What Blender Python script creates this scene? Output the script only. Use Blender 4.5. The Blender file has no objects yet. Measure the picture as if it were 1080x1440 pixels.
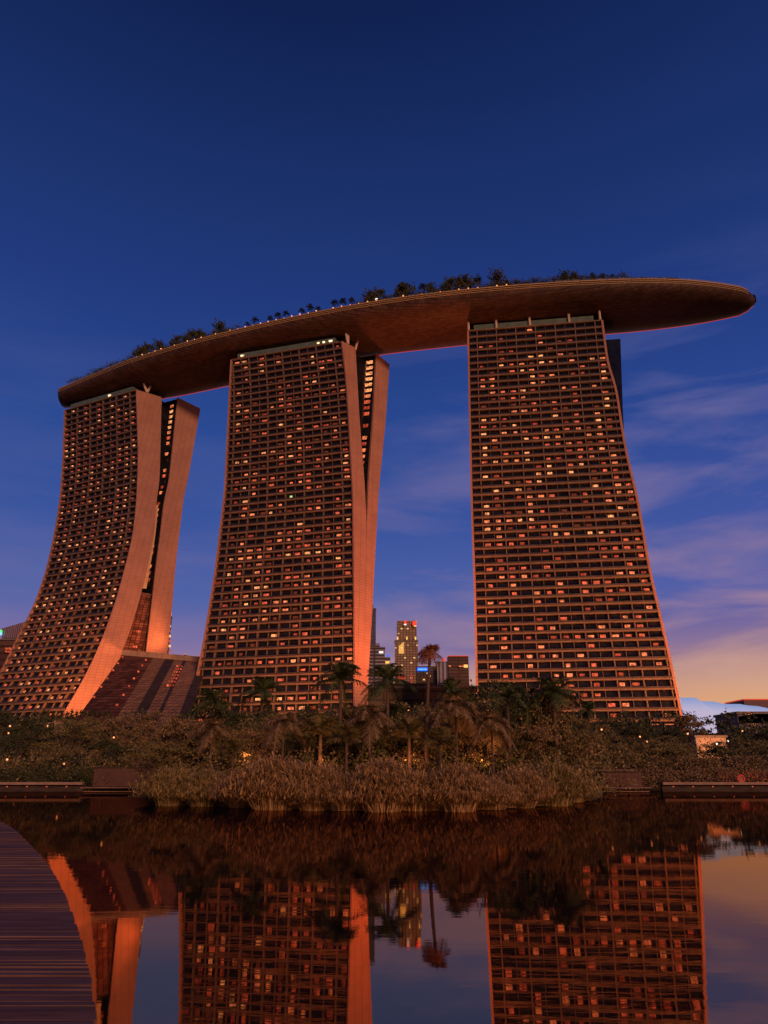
import bpy, math, random
import numpy as np
random.seed(7); rng = np.random.default_rng(7)
S = bpy.context.scene
R_ = math.radians

# ------------------------------------------------------------------ camera
CAMH = 2.5; PITCH = 19.33; FPX = 1040.0
cd = bpy.data.cameras.new('camera'); cam = bpy.data.objects.new('camera', cd); S.collection.objects.link(cam)
cam.location = (0, 0, CAMH); cam.rotation_euler = (R_(90 + PITCH), 0, 0)
cd.sensor_fit = 'VERTICAL'; cd.sensor_height = 36; cd.lens = 36 * FPX / 1440; cd.clip_start = .1; cd.clip_end = 20000
S.camera = cam
S.view_settings.view_transform = 'Standard'; S.view_settings.look = 'None'; S.view_settings.gamma = 1
S.view_settings.exposure = 0.0

# ------------------------------------------------------------------ sky
def lin(c):
    return tuple(((v / 255) / 12.92 if v / 255 <= .04045 else ((v / 255 + .055) / 1.055) ** 2.4) for v in c)
W = bpy.data.worlds.new('World'); S.world = W; W.use_nodes = True
nt = W.node_tree; N = nt.nodes; K = nt.links; N.clear()
def wn(t, **k):
    n = N.new(t)
    for a, b in k.items(): setattr(n, a, b)
    return n
def ramp(n, stops):
    e = n.color_ramp.elements
    while len(e) > 2: e.remove(e[-1])
    for i, (p, c) in enumerate(stops):
        el = e[i] if i < 2 else e.new(p)
        el.position = p; el.color = (*c, 1)
tc = wn('ShaderNodeTexCoord'); sp = wn('ShaderNodeSeparateXYZ'); K.new(tc.outputs['Generated'], sp.inputs[0])
rp = wn('ShaderNodeValToRGB')
ramp(rp, [(0.0, lin((232, 150, 90))), (.06, lin((222, 150, 112))), (.10, lin((186, 134, 138))), (.15, lin((118, 108, 162))),
          (.21, lin((80, 98, 165))), (.30, lin((58, 84, 156))), (.42, lin((40, 72, 144))), (.55, lin((32, 58, 126))), (.67, lin((25, 48, 106))), (.80, lin((14, 32, 80))), (1, lin((9, 24, 66)))])
K.new(sp.outputs[2], rp.inputs[0])
# sunset side: warmer and lower towards the right of the view
warm = wn('ShaderNodeValToRGB')
ramp(warm, [(0, lin((240, 150, 70))), (.06, lin((236, 178, 110))), (.10, lin((224, 172, 122))), (.135, lin((172, 130, 132))), (.17, lin((122, 102, 150))), (.22, lin((86, 92, 166))), (.30, lin((66, 84, 160))), (.42, lin((44, 70, 146))), (.55, lin((32, 57, 124))), (.67, lin((25, 47, 105))), (1, lin((9, 24, 66)))])
K.new(sp.outputs[2], warm.inputs[0])
az = wn('ShaderNodeMapRange'); az.inputs[1].default_value = -.05; az.inputs[2].default_value = .55; az.inputs[3].default_value = 0; az.inputs[4].default_value = .75
K.new(sp.outputs[0], az.inputs[0])
fy = wn('ShaderNodeMapRange'); fy.inputs[1].default_value = -.1; fy.inputs[2].default_value = .5; fy.inputs[3].default_value = 0; fy.inputs[4].default_value = 1
K.new(sp.outputs[1], fy.inputs[0]); azm = wn('ShaderNodeMath', operation='MULTIPLY'); K.new(az.outputs[0], azm.inputs[0]); K.new(fy.outputs[0], azm.inputs[1])
mx = wn('ShaderNodeMix', data_type='RGBA'); K.new(azm.outputs[0], mx.inputs[0]); K.new(rp.outputs[0], mx.inputs[6]); K.new(warm.outputs[0], mx.inputs[7])
# clouds: soft streaks, brighter pink near the horizon
mp = wn('ShaderNodeMapping'); mp.inputs['Scale'].default_value = (1.6, 1.6, 7.5); mp.inputs['Rotation'].default_value = (0, R_(-9), 0)
K.new(tc.outputs['Generated'], mp.inputs[0])
no = wn('ShaderNodeTexNoise'); no.inputs['Scale'].default_value = 2.1; no.inputs['Detail'].default_value = 7; no.inputs['Roughness'].default_value = .55; no.inputs['Distortion'].default_value = .35
K.new(mp.outputs[0], no.inputs[0])
cr = wn('ShaderNodeMapRange'); cr.inputs[1].default_value = .43; cr.inputs[2].default_value = .66; K.new(no.outputs[0], cr.inputs[0])
fa = wn('ShaderNodeValToRGB'); ramp(fa, [(0, (.75,) * 3), (.2, (.7,) * 3), (.30, (.6,) * 3), (.44, (.62,) * 3), (.56, (.12,) * 3), (.66, (.02,) * 3)])
K.new(sp.outputs[2], fa.inputs[0])
ml = wn('ShaderNodeMath', operation='MULTIPLY'); K.new(cr.outputs[0], ml.inputs[0]); K.new(fa.outputs[0], ml.inputs[1])
cc = wn('ShaderNodeValToRGB'); ramp(cc, [(0, (.85, .45, .22)), (.12, (.56, .32, .26)), (.2, (.36, .22, .32)), (.30, (.20, .16, .35)), (.5, (.12, .13, .33)), (.7, (.04, .08, .25))])
K.new(sp.outputs[2], cc.inputs[0])
cs = wn('ShaderNodeMapRange'); cs.inputs[1].default_value = -.25; cs.inputs[2].default_value = .38; cs.inputs[3].default_value = .22; cs.inputs[4].default_value = 1.35
K.new(sp.outputs[0], cs.inputs[0]); m3 = wn('ShaderNodeMath', operation='MULTIPLY'); K.new(ml.outputs[0], m3.inputs[0]); K.new(cs.outputs[0], m3.inputs[1]); m3.use_clamp = True
m2 = wn('ShaderNodeMix', data_type='RGBA'); K.new(m3.outputs[0], m2.inputs[0]); K.new(mx.outputs[2], m2.inputs[6]); K.new(cc.outputs[0], m2.inputs[7])
bg = wn('ShaderNodeBackground')
# the eastern sky, behind the viewer, has already gone dark
dk = wn('ShaderNodeMapRange'); dk.inputs[1].default_value = -.25; dk.inputs[2].default_value = .3; dk.inputs[3].default_value = .5; dk.inputs[4].default_value = 1.0
K.new(sp.outputs[1], dk.inputs[0])
lo = wn('ShaderNodeMapRange'); lo.inputs[1].default_value = -.02; lo.inputs[2].default_value = .0; lo.inputs[3].default_value = .03; lo.inputs[4].default_value = 1.0
K.new(sp.outputs[2], lo.inputs[0]); dm = wn('ShaderNodeMath', operation='MULTIPLY'); K.new(dk.outputs[0], dm.inputs[0]); K.new(lo.outputs[0], dm.inputs[1]); K.new(dm.outputs[0], bg.inputs[1])
K.new(m2.outputs[2], bg.inputs[0])
sky = wn('ShaderNodeTexSky', sky_type='NISHITA'); sky.sun_disc = False; sky.sun_elevation = R_(1.0); sky.sun_rotation = R_(120)
b2 = wn('ShaderNodeBackground'); b2.inputs[1].default_value = .004; K.new(sky.outputs[0], b2.inputs[0])
ad = wn('ShaderNodeAddShader'); K.new(bg.outputs[0], ad.inputs[0]); K.new(b2.outputs[0], ad.inputs[1])
ow = wn('ShaderNodeOutputWorld'); K.new(ad.outputs[0], ow.inputs[0])

# ------------------------------------------------------------------ last low sun
sl = bpy.data.lights.new('sun', 'SUN'); sl.energy = 1.9; sl.color = (1, .40, .20); sl.angle = R_(8)
so = bpy.data.objects.new('sun', sl); S.collection.objects.link(so)
from mathutils import Vector
so.rotation_euler = Vector((-.35, .93, -.30)).to_track_quat('-Z', 'Y').to_euler()

# ------------------------------------------------------------------ helpers
th = R_(PITCH); cF = np.array([0, math.cos(th), math.sin(th)]); cU = np.array([0, -math.sin(th), math.cos(th)]); cR = np.array([1., 0, 0]); cC = np.array([0, 0, CAMH])
def ray(x, y): return cF + cR * (x - 540) / FPX + cU * (720 - y) / FPX
def atz(x, y, z): d = ray(x, y); return cC + d * (z - CAMH) / d[2]
def aty(x, y, Y): d = ray(x, y); return cC + d * Y / d[1]
def proj(p): v = np.asarray(p, float) - cC; D = v @ cF; return 540 + FPX * (v @ cR) / D, 720 - FPX * (v @ cU) / D

def link(o, parent=None):
    S.collection.objects.link(o)
    if parent is not None: o.parent = parent
    return o
def tag(o, label=None, cat=None, group=None, kind=None):
    if label: o['label'] = label
    if cat: o['category'] = cat
    if group: o['group'] = group
    if kind: o['kind'] = kind
    return o
def empty(name, loc=(0, 0, 0)):
    o = bpy.data.objects.new(name, None); o.location = loc; o.empty_display_size = 1; return link(o)
class MB:
    def __init__(s): s.v = []; s.f = []; s.m = []; s.n = 0
    def add(s, v, f, m=0):
        v = np.asarray(v, float).reshape(-1, 3); s.v.append(v)
        s.f += [tuple(int(i) + s.n for i in q) for q in f]; s.m += [m] * len(f); s.n += len(v)
    def quad(s, a, b, c, d, m=0): s.add([a, b, c, d], [(0, 1, 2, 3)], m)
    def hexa(s, p, m=0):   # 4 bottom + 4 top
        s.add(p, [(3, 2, 1, 0), (4, 5, 6, 7), (0, 1, 5, 4), (1, 2, 6, 5), (2, 3, 7, 6), (3, 0, 4, 7)], m)
    def box(s, c, h, m=0, rz=0):
        c = np.asarray(c, float); h = np.asarray(h, float); ca, sa = math.cos(rz), math.sin(rz)
        p = []
        for z in (-1, 1):
            for x, y in ((-1, -1), (1, -1), (1, 1), (-1, 1)):
                X, Y = x * h[0], y * h[1]; p.append(c + [X * ca - Y * sa, X * sa + Y * ca, z * h[2]])
        s.hexa(p, m)
    def tube(s, pts, rad, n=7, m=0):
        pts = np.asarray(pts, float); k = len(pts); V = []
        for i in range(k):
            d = pts[min(i + 1, k - 1)] - pts[max(i - 1, 0)]; d /= np.linalg.norm(d) + 1e-9
            a = np.cross(d, [0, 0, 1.]) if abs(d[2]) < .9 else np.cross(d, [1., 0, 0]); a /= np.linalg.norm(a); b = np.cross(d, a)
            for j in range(n):
                t = 2 * math.pi * j / n; V.append(pts[i] + rad[i] * (math.cos(t) * a + math.sin(t) * b))
        f = [(i * n + j, i * n + (j + 1) % n, (i + 1) * n + (j + 1) % n, (i + 1) * n + j) for i in range(k - 1) for j in range(n)]
        f += [tuple(range(n))[::-1], tuple(range((k - 1) * n, k * n))]
        s.add(V, f, m)
    def loft(s, rings, m=0, cap=True):   # rings: list of closed rings with equal count
        k = len(rings[0]); V = np.concatenate([np.asarray(r, float) for r in rings])
        f = [(i * k + j, i * k + (j + 1) % k, (i + 1) * k + (j + 1) % k, (i + 1) * k + j) for i in range(len(rings) - 1) for j in range(k)]
        if cap: f += [tuple(range(k))[::-1], tuple(range((len(rings) - 1) * k, len(rings) * k))]
        s.add(V, f, m)
    def mesh(s, name, mats):
        me = bpy.data.meshes.new(name); me.from_pydata([tuple(x) for x in np.concatenate(s.v)], [], s.f)
        for q in (mats if isinstance(mats, (list, tuple)) else [mats]): me.materials.append(q)
        if any(s.m): me.polygons.foreach_set('material_index', s.m)
        me.update(); return me
    def build(s, name, mats, parent=None, smooth=False, origin=None):
        me = s.mesh(name, mats)
        o = bpy.data.objects.new(name, me)
        if smooth: me.polygons.foreach_set('use_smooth', [True] * len(me.polygons))
        if origin is not None:
            import mathutils
            me.transform(mathutils.Matrix.Translation(-Vector(origin))); o.location = origin
        return link(o, parent)

# ------------------------------------------------------------------ materials
def mat(name, col, rough=.7, metal=0, spec=.3, noise=0, nscale=1.0, bump=0, emit=None, estr=0, coord='Object', stretch=(1, 1, 1), col2=None):
    m = bpy.data.materials.new(name); m.use_nodes = True; t = m.node_tree; b = t.nodes['Principled BSDF']
    b.inputs['Base Color'].default_value = (*col, 1); b.inputs['Roughness'].default_value = rough; b.inputs['Metallic'].default_value = metal
    b.inputs['Specular IOR Level'].default_value = spec
    if noise or bump or col2:
        tx = t.nodes.new('ShaderNodeTexCoord'); mpn = t.nodes.new('ShaderNodeMapping'); mpn.inputs['Scale'].default_value = stretch
        t.links.new(tx.outputs[coord], mpn.inputs[0])
        n = t.nodes.new('ShaderNodeTexNoise'); n.inputs['Scale'].default_value = nscale; n.inputs['Detail'].default_value = 6; n.inputs['Roughness'].default_value = .65
        t.links.new(mpn.outputs[0], n.inputs[0])
        r = t.nodes.new('ShaderNodeValToRGB'); lo = tuple(c * (1 - noise) for c in col); hi = col2 or tuple(min(1, c * (1 + noise)) for c in col)
        ramp(r, [(.3, lo), (.7, hi)]); t.links.new(n.outputs[0], r.inputs[0]); t.links.new(r.outputs[0], b.inputs['Base Color'])
        if bump:
            bp = t.nodes.new('ShaderNodeBump'); bp.inputs['Strength'].default_value = bump; t.links.new(n.outputs[0], bp.inputs['Height']); t.links.new(bp.outputs[0], b.inputs['Normal'])
    if emit: b.inputs['Emission Color'].default_value = (*emit, 1); b.inputs['Emission Strength'].default_value = estr
    return m
def leafmat(name, c1, c2):
    m = bpy.data.materials.new(name); m.use_nodes = True; t = m.node_tree; b = t.nodes['Principled BSDF']
    b.inputs['Roughness'].default_value = .6; b.inputs['Specular IOR Level'].default_value = .25
    g = t.nodes.new('ShaderNodeNewGeometry'); r = t.nodes.new('ShaderNodeValToRGB'); ramp(r, [(0, c1), (1, c2)])
    t.links.new(g.outputs['Random Per Island'], r.inputs[0]); t.links.new(r.outputs[0], b.inputs['Base Color'])
    return m
def brickmat(name, col, mortar, w, h, rough=.6, off=0.0, msize=.02, noise=.12, rot=None, coord='Object'):
    m = bpy.data.materials.new(name); m.use_nodes = True; t = m.node_tree; b = t.nodes['Principled BSDF']; b.inputs['Roughness'].default_value = rough; b.inputs['Specular IOR Level'].default_value = .15
    tx = t.nodes.new('ShaderNodeTexCoord'); mpn = t.nodes.new('ShaderNodeMapping'); mpn.inputs['Rotation'].default_value = rot or (R_(90), 0, 0)
    t.links.new(tx.outputs[coord], mpn.inputs[0])
    k = t.nodes.new('ShaderNodeTexBrick'); k.offset = off; k.inputs['Scale'].default_value = 1; k.inputs['Brick Width'].default_value = w; k.inputs['Row Height'].default_value = h
    k.inputs['Mortar Size'].default_value = msize; k.inputs['Color1'].default_value = (*[c * (1 - noise) for c in col], 1); k.inputs['Color2'].default_value = (*[c * (1 + noise) for c in col], 1); k.inputs['Mortar'].default_value = (*mortar, 1)
    t.links.new(mpn.outputs[0], k.inputs[0])
    n = t.nodes.new('ShaderNodeTexNoise'); n.inputs['Scale'].default_value = .12; n.inputs['Detail'].default_value = 8; t.links.new(tx.outputs[coord], n.inputs[0])
    mr = t.nodes.new('ShaderNodeMapRange'); mr.inputs[3].default_value = .72; mr.inputs[4].default_value = 1.2; t.links.new(n.outputs[0], mr.inputs[0])
    q = t.nodes.new('ShaderNodeMix'); q.data_type = 'RGBA'; q.blend_type = 'MULTIPLY'; q.inputs[0].default_value = 1
    t.links.new(k.outputs[0], q.inputs[6]); t.links.new(mr.outputs[0], q.inputs[7]); t.links.new(q.outputs[2], b.inputs['Base Color'])
    return m

M = {}
M['ledge'] = mat('ledge_concrete', (.155, .125, .10), .75, noise=.22, nscale=.35)
M['rail'] = mat('balcony_rail', (.05, .042, .038), .35, noise=.5, nscale=.6, stretch=(1, 1, .3))
M['glass'] = mat('dark_glass', (.010, .013, .020), .12, spec=.5, noise=.6, nscale=.25)
M['endwall'] = brickmat('endwall_panels', (.38, .235, .185), (.2, .125, .10), 2.2, 1.15, .65, msize=.05, noise=.05)
M['plain'] = mat('roof_grey', (.2, .2, .2), .8, noise=.2, nscale=.5)
M['parapet'] = mat('green_glass', (.10, .17, .16), .25, noise=.25, nscale=.4)
M['steel'] = mat('strut_paint', (.5, .47, .42), .5)
M['hull'] = brickmat('hull_panels', (.075, .05, .043), (.024, .017, .016), 2.4, .9, .5, off=.5, msize=.07, noise=.28, rot=(0, 0, R_(8)))
M['trim'] = mat('hull_trim', (.40, .33, .17), .5, noise=.15)
M['deck'] = mat('deck_floor', (.25, .2, .15), .8)
EM = []
for i, (c, s) in enumerate((((1, .36, .13), 1.15), ((1, .24, .09), .9), ((1, .14, .06), .7), ((.75, .075, .035), .42), ((1, .62, .30), 2.6), ((.40, .05, .02), .25), ((.6, .75, .25), .8))):
    EM.append(mat('lit_room_%d' % i, (.1, .05, .03), .8, emit=c, estr=s))

for m_ in EM:   # curtains, lamps and furniture break up the light of each room
    t_ = m_.node_tree; b_ = t_.nodes['Principled BSDF']; x_ = t_.nodes.new('ShaderNodeTexCoord'); n_ = t_.nodes.new('ShaderNodeTexNoise'); n_.inputs['Scale'].default_value = .95; n_.inputs['Detail'].default_value = 3
    r_ = t_.nodes.new('ShaderNodeMapRange'); r_.inputs[1].default_value = .36; r_.inputs[2].default_value = .66; k_ = b_.inputs['Emission Strength'].default_value; r_.inputs[3].default_value = k_ * .25; r_.inputs[4].default_value = k_ * 1.55
    t_.links.new(x_.outputs['Object'], n_.inputs[0]); t_.links.new(n_.outputs[0], r_.inputs[0]); t_.links.new(r_.outputs[0], b_.inputs['Emission Strength'])
# ------------------------------------------------------------------ towers
def cx(c, y):
    a = np.array(c, float)
    if y < a[0, 1]: return a[0, 0] + (a[1, 0] - a[0, 0]) / (a[1, 1] - a[0, 1]) * (y - a[0, 1])
    if y > a[-1, 1]: return a[-1, 0] + (a[-1, 0] - a[-2, 0]) / (a[-1, 1] - a[-2, 1]) * (y - a[-1, 1])
    return float(np.interp(y, a[:, 1], a[:, 0]))
def solve(O, u, c, lo=-60, hi=140):
    for _ in range(40):
        m = (lo + hi) / 2; q = proj(O + u * m)
        if q[0] > cx(c, q[1]): hi = m
        else: lo = m
    return m
TZ = 190.0; Z0 = 18.0; NF = 50
TW = [
 dict(L=(90,577),R=(191,548),s=45,p=2.2,FL=[(90,577),(88,640),(84,700),(76,750),(65,800),(48,850),(22,900),(-2,950),(-38,1000)],
  FR=[(191,548),(194,640),(192,700),(187,750),(175,800),(161,850),(143,900),(120,950),(92,998)],
  MR=[(227,559),(224,680),(220,700),(217,750),(207,800),(194,850),(178,900),(159,950),(133,1000)],
  BL=[(250,556),(237,680),(231,700),(224,760),(218.5,800),(213,850),(207,900),(200,960)],
  BR=[(282,572),(263,680),(258,700),(252,750),(246,800),(242,850),(237,900),(230,960)],b=37,pitch=4.75,
  label='left hotel tower, smallest of the three, its flared facade sweeping out to the left edge'),
 dict(L=(324,506),R=(480,480),s=36,p=1.8,FL=[(324,506),(315,690),(302,800),(286,900),(271.5,970),(268,990)],
  FR=[(480,480),(486,530),(490,590),(496,700),(497.5,850),(498,970)],
  MR=[(500,503),(505,590),(512,680),(515,741),(512,850),(506,970)],
  BL=[(529,498),(524,590),(517.5,680),(515.2,741),(512.2,850),(506.2,970)],
  BR=[(547,517),(542,590),(532,690),(526,800),(520.5,900),(516,970)],b=43,pitch=4.3,
  label='middle hotel tower whose two wings fork apart near the top beside a narrow dark slot'),
 dict(L=(657,465),R=(847,450),s=32,p=1.7,FL=[(657,460),(662,700),(666.5,830),(670,1000)],
  FR=[(847,448),(855,510),(867,545),(875,600),(882,640),(897,700),(914,800),(937,900),(952,970),(960,1010)],
  b=None,pitch=4.3,label='right hotel tower, nearest and largest, with broad gridded facade widening to the right'),
]
def unit(v): v = np.asarray(v, float); return v / np.linalg.norm(v)
tower_geo = []
def make_tower(ti, T):
    L = atz(*T['L'], TZ); Rr = atz(*T['R'], TZ); u = unit(Rr - L); n = np.array([u[1], -u[0], 0.])
    if n[1] > 0: n = -n
    FLO = (TZ - Z0) / NF
    zs = [Z0 + FLO * i for i in range(NF + 1)]
    def O(z): return np.array([L[0], L[1], z]) + n * T['s'] * ((TZ - z) / 172) ** T['p']
    pl = {}
    v = None
    if T['b']: v = np.array([math.cos(R_(T['b'])), math.sin(R_(T['b'])), 0])
    for z in zs:
        o = O(z); a = solve(o, u, T['FL']); b = solve(o, u, T['FR']); r = dict(o=o, a=a, b=b, L=o + u * a, R=o + u * b)
        if v is not None:
            r['MR'] = max(3.0, solve(r['R'], v, T['MR'], 0, 140)); r['BL'] = max(r['MR'] + .02, solve(r['R'], v, T['BL'], 0, 140)); r['BR'] = max(r['BL'] + 3, solve(r['R'], v, T['BR'], 0, 140))
        pl[z] = r
    # smooth a, b
    for key in ('a', 'b') + (('MR', 'BL', 'BR') if v is not None else ()):
        arr = np.array([pl[z][key] for z in zs]); k = np.array([1, 2, 3, 2, 1]) / 9.; pad = np.concatenate([[2*arr[0]-arr[2], 2*arr[0]-arr[1]], arr, [2*arr[-1]-arr[-2], 2*arr[-1]-arr[-3]]]); arr = np.convolve(pad, k, 'valid')
        for z, q in zip(zs, arr): pl[z][key] = q
    for z in zs: r = pl[z]; r['L'] = r['o'] + u * r['a']; r['R'] = r['o'] + u * r['b']
    back = -n
    dn = unit(pl[zs[0]]['R'] - pl[zs[1]]['R']); 
    def ext(p, q):  # extend downwards below Z0
        d = (p - q); return p + d * ((p[2] - 1.0) / FLO)
    base = (pl[zs[0]]['L'] + pl[zs[0]]['R']) / 2; base[2] = 1.0
    t = empty('hotel_tower', tuple(base)); tag(t, T['label'], 'tower', 'three hotel towers under the roof deck')
    B = tuple(base)
    P = lambda mb, nm, mt, par=t, sm=False: _p(mb, nm, mt, par, sm)
    def _p(mb, nm, mt, par, sm):
        o = mb.build(nm, mt, None, sm); o.data.transform(__import__('mathutils').Matrix.Translation(-Vector(B))); o.parent = t; return o
    # front wing core (glass wall inset 2 m)
    rings = []; D = 10.0
    zz = [zs[0]] + zs[1:]
    for z in zz:
        r = pl[z]; vv = v if v is not None else back; dm = r.get('MR', 11)
        l = r['L'] + back * 1.3 + u * .6; rt = r['R'] + back * 1.3 - u * .3
        rings.append([l, rt, r['R'] + vv * dm - u * .3, r['L'] + back * 11 + u * .6])
    low = [ext(rings[0][i], rings[1][i]) for i in range(4)]
    mb = MB(); mb.loft([low] + rings); P(mb, 'front_wing', M['glass'])
    # end walls (right), solid panelled slab from front edge to wing rear
    def slab(f0, f1, thick, name, mt=M['endwall'], outn=None):
        rg = []
        for z in zs:
            p, q = f0(pl[z]), f1(pl[z]); d = unit(q - p); w = np.array([d[1], -d[0], 0]) if outn is None else outn
            rg.append([p, q, q - w * thick, p - w * thick])
        low = [ext(rg[0][i], rg[1][i]) for i in range(4)]
        m_ = MB(); m_.loft([low] + rg); return P(m_, name, mt)
    if v is not None:
        w = np.array([v[1], -v[0], 0])
        slab(lambda r: r['R'] + w * .35, lambda r: r['R'] + v * r['MR'] + w * .35, .8, 'end_wall', outn=w)
        # back wing
        rg = []; rge = []
        for z in zs:
            r = pl[z]; p = r['R'] + v * r['BL']; q = r['R'] + v * r['BR']; ww = T.get('bw', 50)
            p2 = p + v * .5 - w * .3; q2 = q - v * .3 - w * .3; rg.append([p2, q2, q2 - u * ww, p2 - u * ww]); rge.append([p + w * .3, q + w * .3, q - w * .7, p - w * .7])
        low = [ext(rg[0][i], rg[1][i]) for i in range(4)]
        rg[-1][0] = rg[-1][0] + [0, 0, 2.2]; rg[-1][3] = rg[-1][3] + [0, 0, 2.2]
        m_ = MB(); m_.loft([low] + rg)
        P(m_, 'back_wing', M['glass'])
        rge[-1][0] = rge[-1][0] + [0, 0, 2.6]; rge[-1][3] = rge[-1][3] + [0, 0, 2.6]
        m_ = MB(); m_.loft([[ext(rge[0][i], rge[1][i]) for i in range(4)]] + rge); P(m_, 'end_wall', M['endwall'])
        # recessed core between the wings
        rg = []
        for z in zs:
            r = pl[z]; p = r['R'] + v * (r['MR'] - .5); q = r['R'] + v * (r['BL'] + .5); ins = -u * 5
            rg.append([p + ins, q + ins, q - u * 44, p - u * 44])
        low = [ext(rg[0][i], rg[1][i]) for i in range(4)]
        m_ = MB(); m_.loft([low] + rg); P(m_, 'slot_wall', M['glass'])
        # lit rooms in the slot
        cnt = 0
        for i in range(NF - 1, 8, -1):
            r = pl[zs[i]]; r1 = pl[zs[min(i + 1, NF)]]; gap = r['BL'] - r['MR']
            if gap < 3: continue
            for fr, lim, ew in ((.78, 48 if ti else 48, 2.4), (.3, 49, 1.6)):
                if fr < .5 and random.random() < .5: continue
                hot = (i >= NF - 6 and fr > .5)
                if not hot and random.random() < .35: continue
                if fr > .5: c = r['R'] * .5 + r1['R'] * .5 + v * (r['BL'] * .5 + r1['BL'] * .5 + .35) - u * (3.6 if ti == 1 else 4.2); ax = u; th2 = v
                else: c = r['R'] * .5 + r1['R'] * .5 + v * (r['MR'] + gap * .35) - u * 4.9; ax = v; th2 = -u
                if ti == 1 and hot: hw, hh, e = 1.7, .8, EM[0]
                else: hw, hh, e = min(1.3, gap * .14), .8, random.choice([EM[1], EM[2], EM[3], EM[1]] if not hot else [EM[0], EM[1]])
                m2 = MB(); m2.hexa([c - ax * hw - [0, 0, hh], c + ax * hw - [0, 0, hh], c + ax * hw - [0, 0, hh] + th2 * .6, c - ax * hw - [0, 0, hh] + th2 * .6,
                                    c - ax * hw + [0, 0, hh], c + ax * hw + [0, 0, hh], c + ax * hw + [0, 0, hh] + th2 * .6, c - ax * hw + [0, 0, hh] + th2 * .6])
                P(m2, 'slot_window', e)
    else:
        slab(lambda r: r['R'] + u * .3, lambda r: r['R'] + back * 11 + u * .3, .9, 'end_wall', outn=u)
        # back wing, dark, standing out past the front wing
        q = atz(873, 467, TZ); rg = []
        for z in zs:
            o_ = np.array([q[0], q[1], z]); tt = solve(o_, u, [(872, 465), (876, 580), (880, 650), (884, 760), (888, 1000)]); q1 = o_ + u * tt; p1 = q1 - u * 48
            rg.append([p1, q1, q1 + back * 11, p1 + back * 11])
        m_ = MB(); m_.loft([[ext(rg[0][i], rg[1][i]) for i in range(4)]] + rg[:-1])
        P(m_, 'back_wing', M['glass'])
    slab(lambda r: r['L'] - u * .05 + n * .05, lambda r: r['L'] + back * 11 - u * .05, .8, 'end_wall', outn=-u)
    # floor ledges with rails
    for i, z in enumerate(zs):
        r = pl[z]; mb = MB(); l = r['L'] + u * .9; rt = r['R'] - u * .7
        h = .27
        mb.hexa([l - [0, 0, h], rt - [0, 0, h], rt + back * 1.5 - [0, 0, h], l + back * 1.5 - [0, 0, h], l + [0, 0, h], rt + [0, 0, h], rt + back * 1.5 + [0, 0, h], l + back * 1.5 + [0, 0, h]])
        if i < NF:
            a0 = l + back * .18 + [0, 0, h]; a1 = rt + back * .18 + [0, 0, h]; a2 = a1 + back * .12; a3 = a0 + back * .12; up = np.array([0, 0, .62])
            mb.hexa([a0, a1, a2, a3, a0 + up, a1 + up, a2 + up, a3 + up], 1)
        P(mb, 'floor_ledge', [M['ledge'], M['rail']])
    # fins
    pitch = T['pitch']; kmax = int(95 / pitch)
    def tpos(r, k): return r['b'] - k * pitch if ti < 2 else r['a'] + k * pitch
    for k in range(1, 20):
        thick = (k % 2 == 1)
        runs = []; cur = []
        for z in zs:
            r = pl[z]; s_ = tpos(r, k)
            if r['a'] + 1 < s_ < r['b'] - 1: cur.append((z, s_))
            elif cur: runs.append(cur); cur = []
        if cur: runs.append(cur)
        if not runs: continue
        run = max(runs, key=len)
        if len(run) < 2: continue
        w2 = .2 if thick else .08; d0 = .15 if thick else .6
        rg = []
        for z, s_ in run:
            c = pl[z]['o'] + u * s_ ; rg.append([c - u * w2 + back * d0, c + u * w2 + back * d0, c + u * w2 + back * 1.45, c - u * w2 + back * 1.45])
        if run[0][0] == zs[0]: rg = [[ext(rg[0][i], rg[1][i]) for i in range(4)]] + rg
        mb = MB(); mb.loft(rg); P(mb, 'facade_fin', M['ledge'])
    # lit rooms
    wins = []
    for i in range(NF):
        z = zs[i]; r = pl[z]; r1 = pl[zs[i + 1]]
        dens = (.66, .54, .50)[ti]
        if ti == 1 and 11 < i < 28: dens = .68
        if ti == 2 and i < 7: dens = .42
        if i > 46: dens *= .45
        if ti == 1 and i in (23, 24, 27): dens = .25
        rowd = dens * (0.7 + .6 * random.random())
        for k in range(0, 20):
            s0 = tpos(r, k) if ti == 2 else tpos(r, k + 1); s1 = s0 + pitch
            if s0 < r['a'] + .3 or s1 > r['b'] + .6: continue
            if random.random() > rowd: continue
            s0b = tpos(r1, k) if ti == 2 else tpos(r1, k + 1)
            q = random.random()
            if ti == 0: hw, hh = .5 + .25 * random.random(), .45; off = .8 + .4 * random.random(); e = EM[0] if q < .25 else EM[1] if q < .55 else EM[2] if q < .8 else EM[3]
            elif ti == 1: hw, hh = .6 + .6 * random.random(), .38 + .2 * random.random(); off = 1.5 + .8 * random.random(); e = (EM[0] if q < .12 else EM[1] if q < .35 else EM[2] if q < .65 else EM[3] if q < .82 else EM[5] if q < .997 else EM[6])
            else:
                hw, hh = .75 + .4 * random.random(), .42 + .2 * random.random(); off = 1.6 + .4 * random.random()
                if i < 20: e = EM[1] if q < .25 else EM[2] if q < .75 else EM[3]
                else: e = EM[0] if q < .22 else EM[1] if q < .5 else EM[2] if q < .7 else EM[3] if q < .85 else EM[5]
            c0 = r['o'] + u * (s0 + off); c1 = r1['o'] + u * (s0b + off)
            f0 = .5 - hh / FLO + .04; f1 = .5 + hh / FLO + .04
            A = c0 + (c1 - c0) * f0 + back * 1.2; Bt = c0 + (c1 - c0) * f1 + back * 1.2
            wins.append((i, A, Bt, hw, e))
    wins.sort(key=lambda w_: w_[0])
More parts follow.
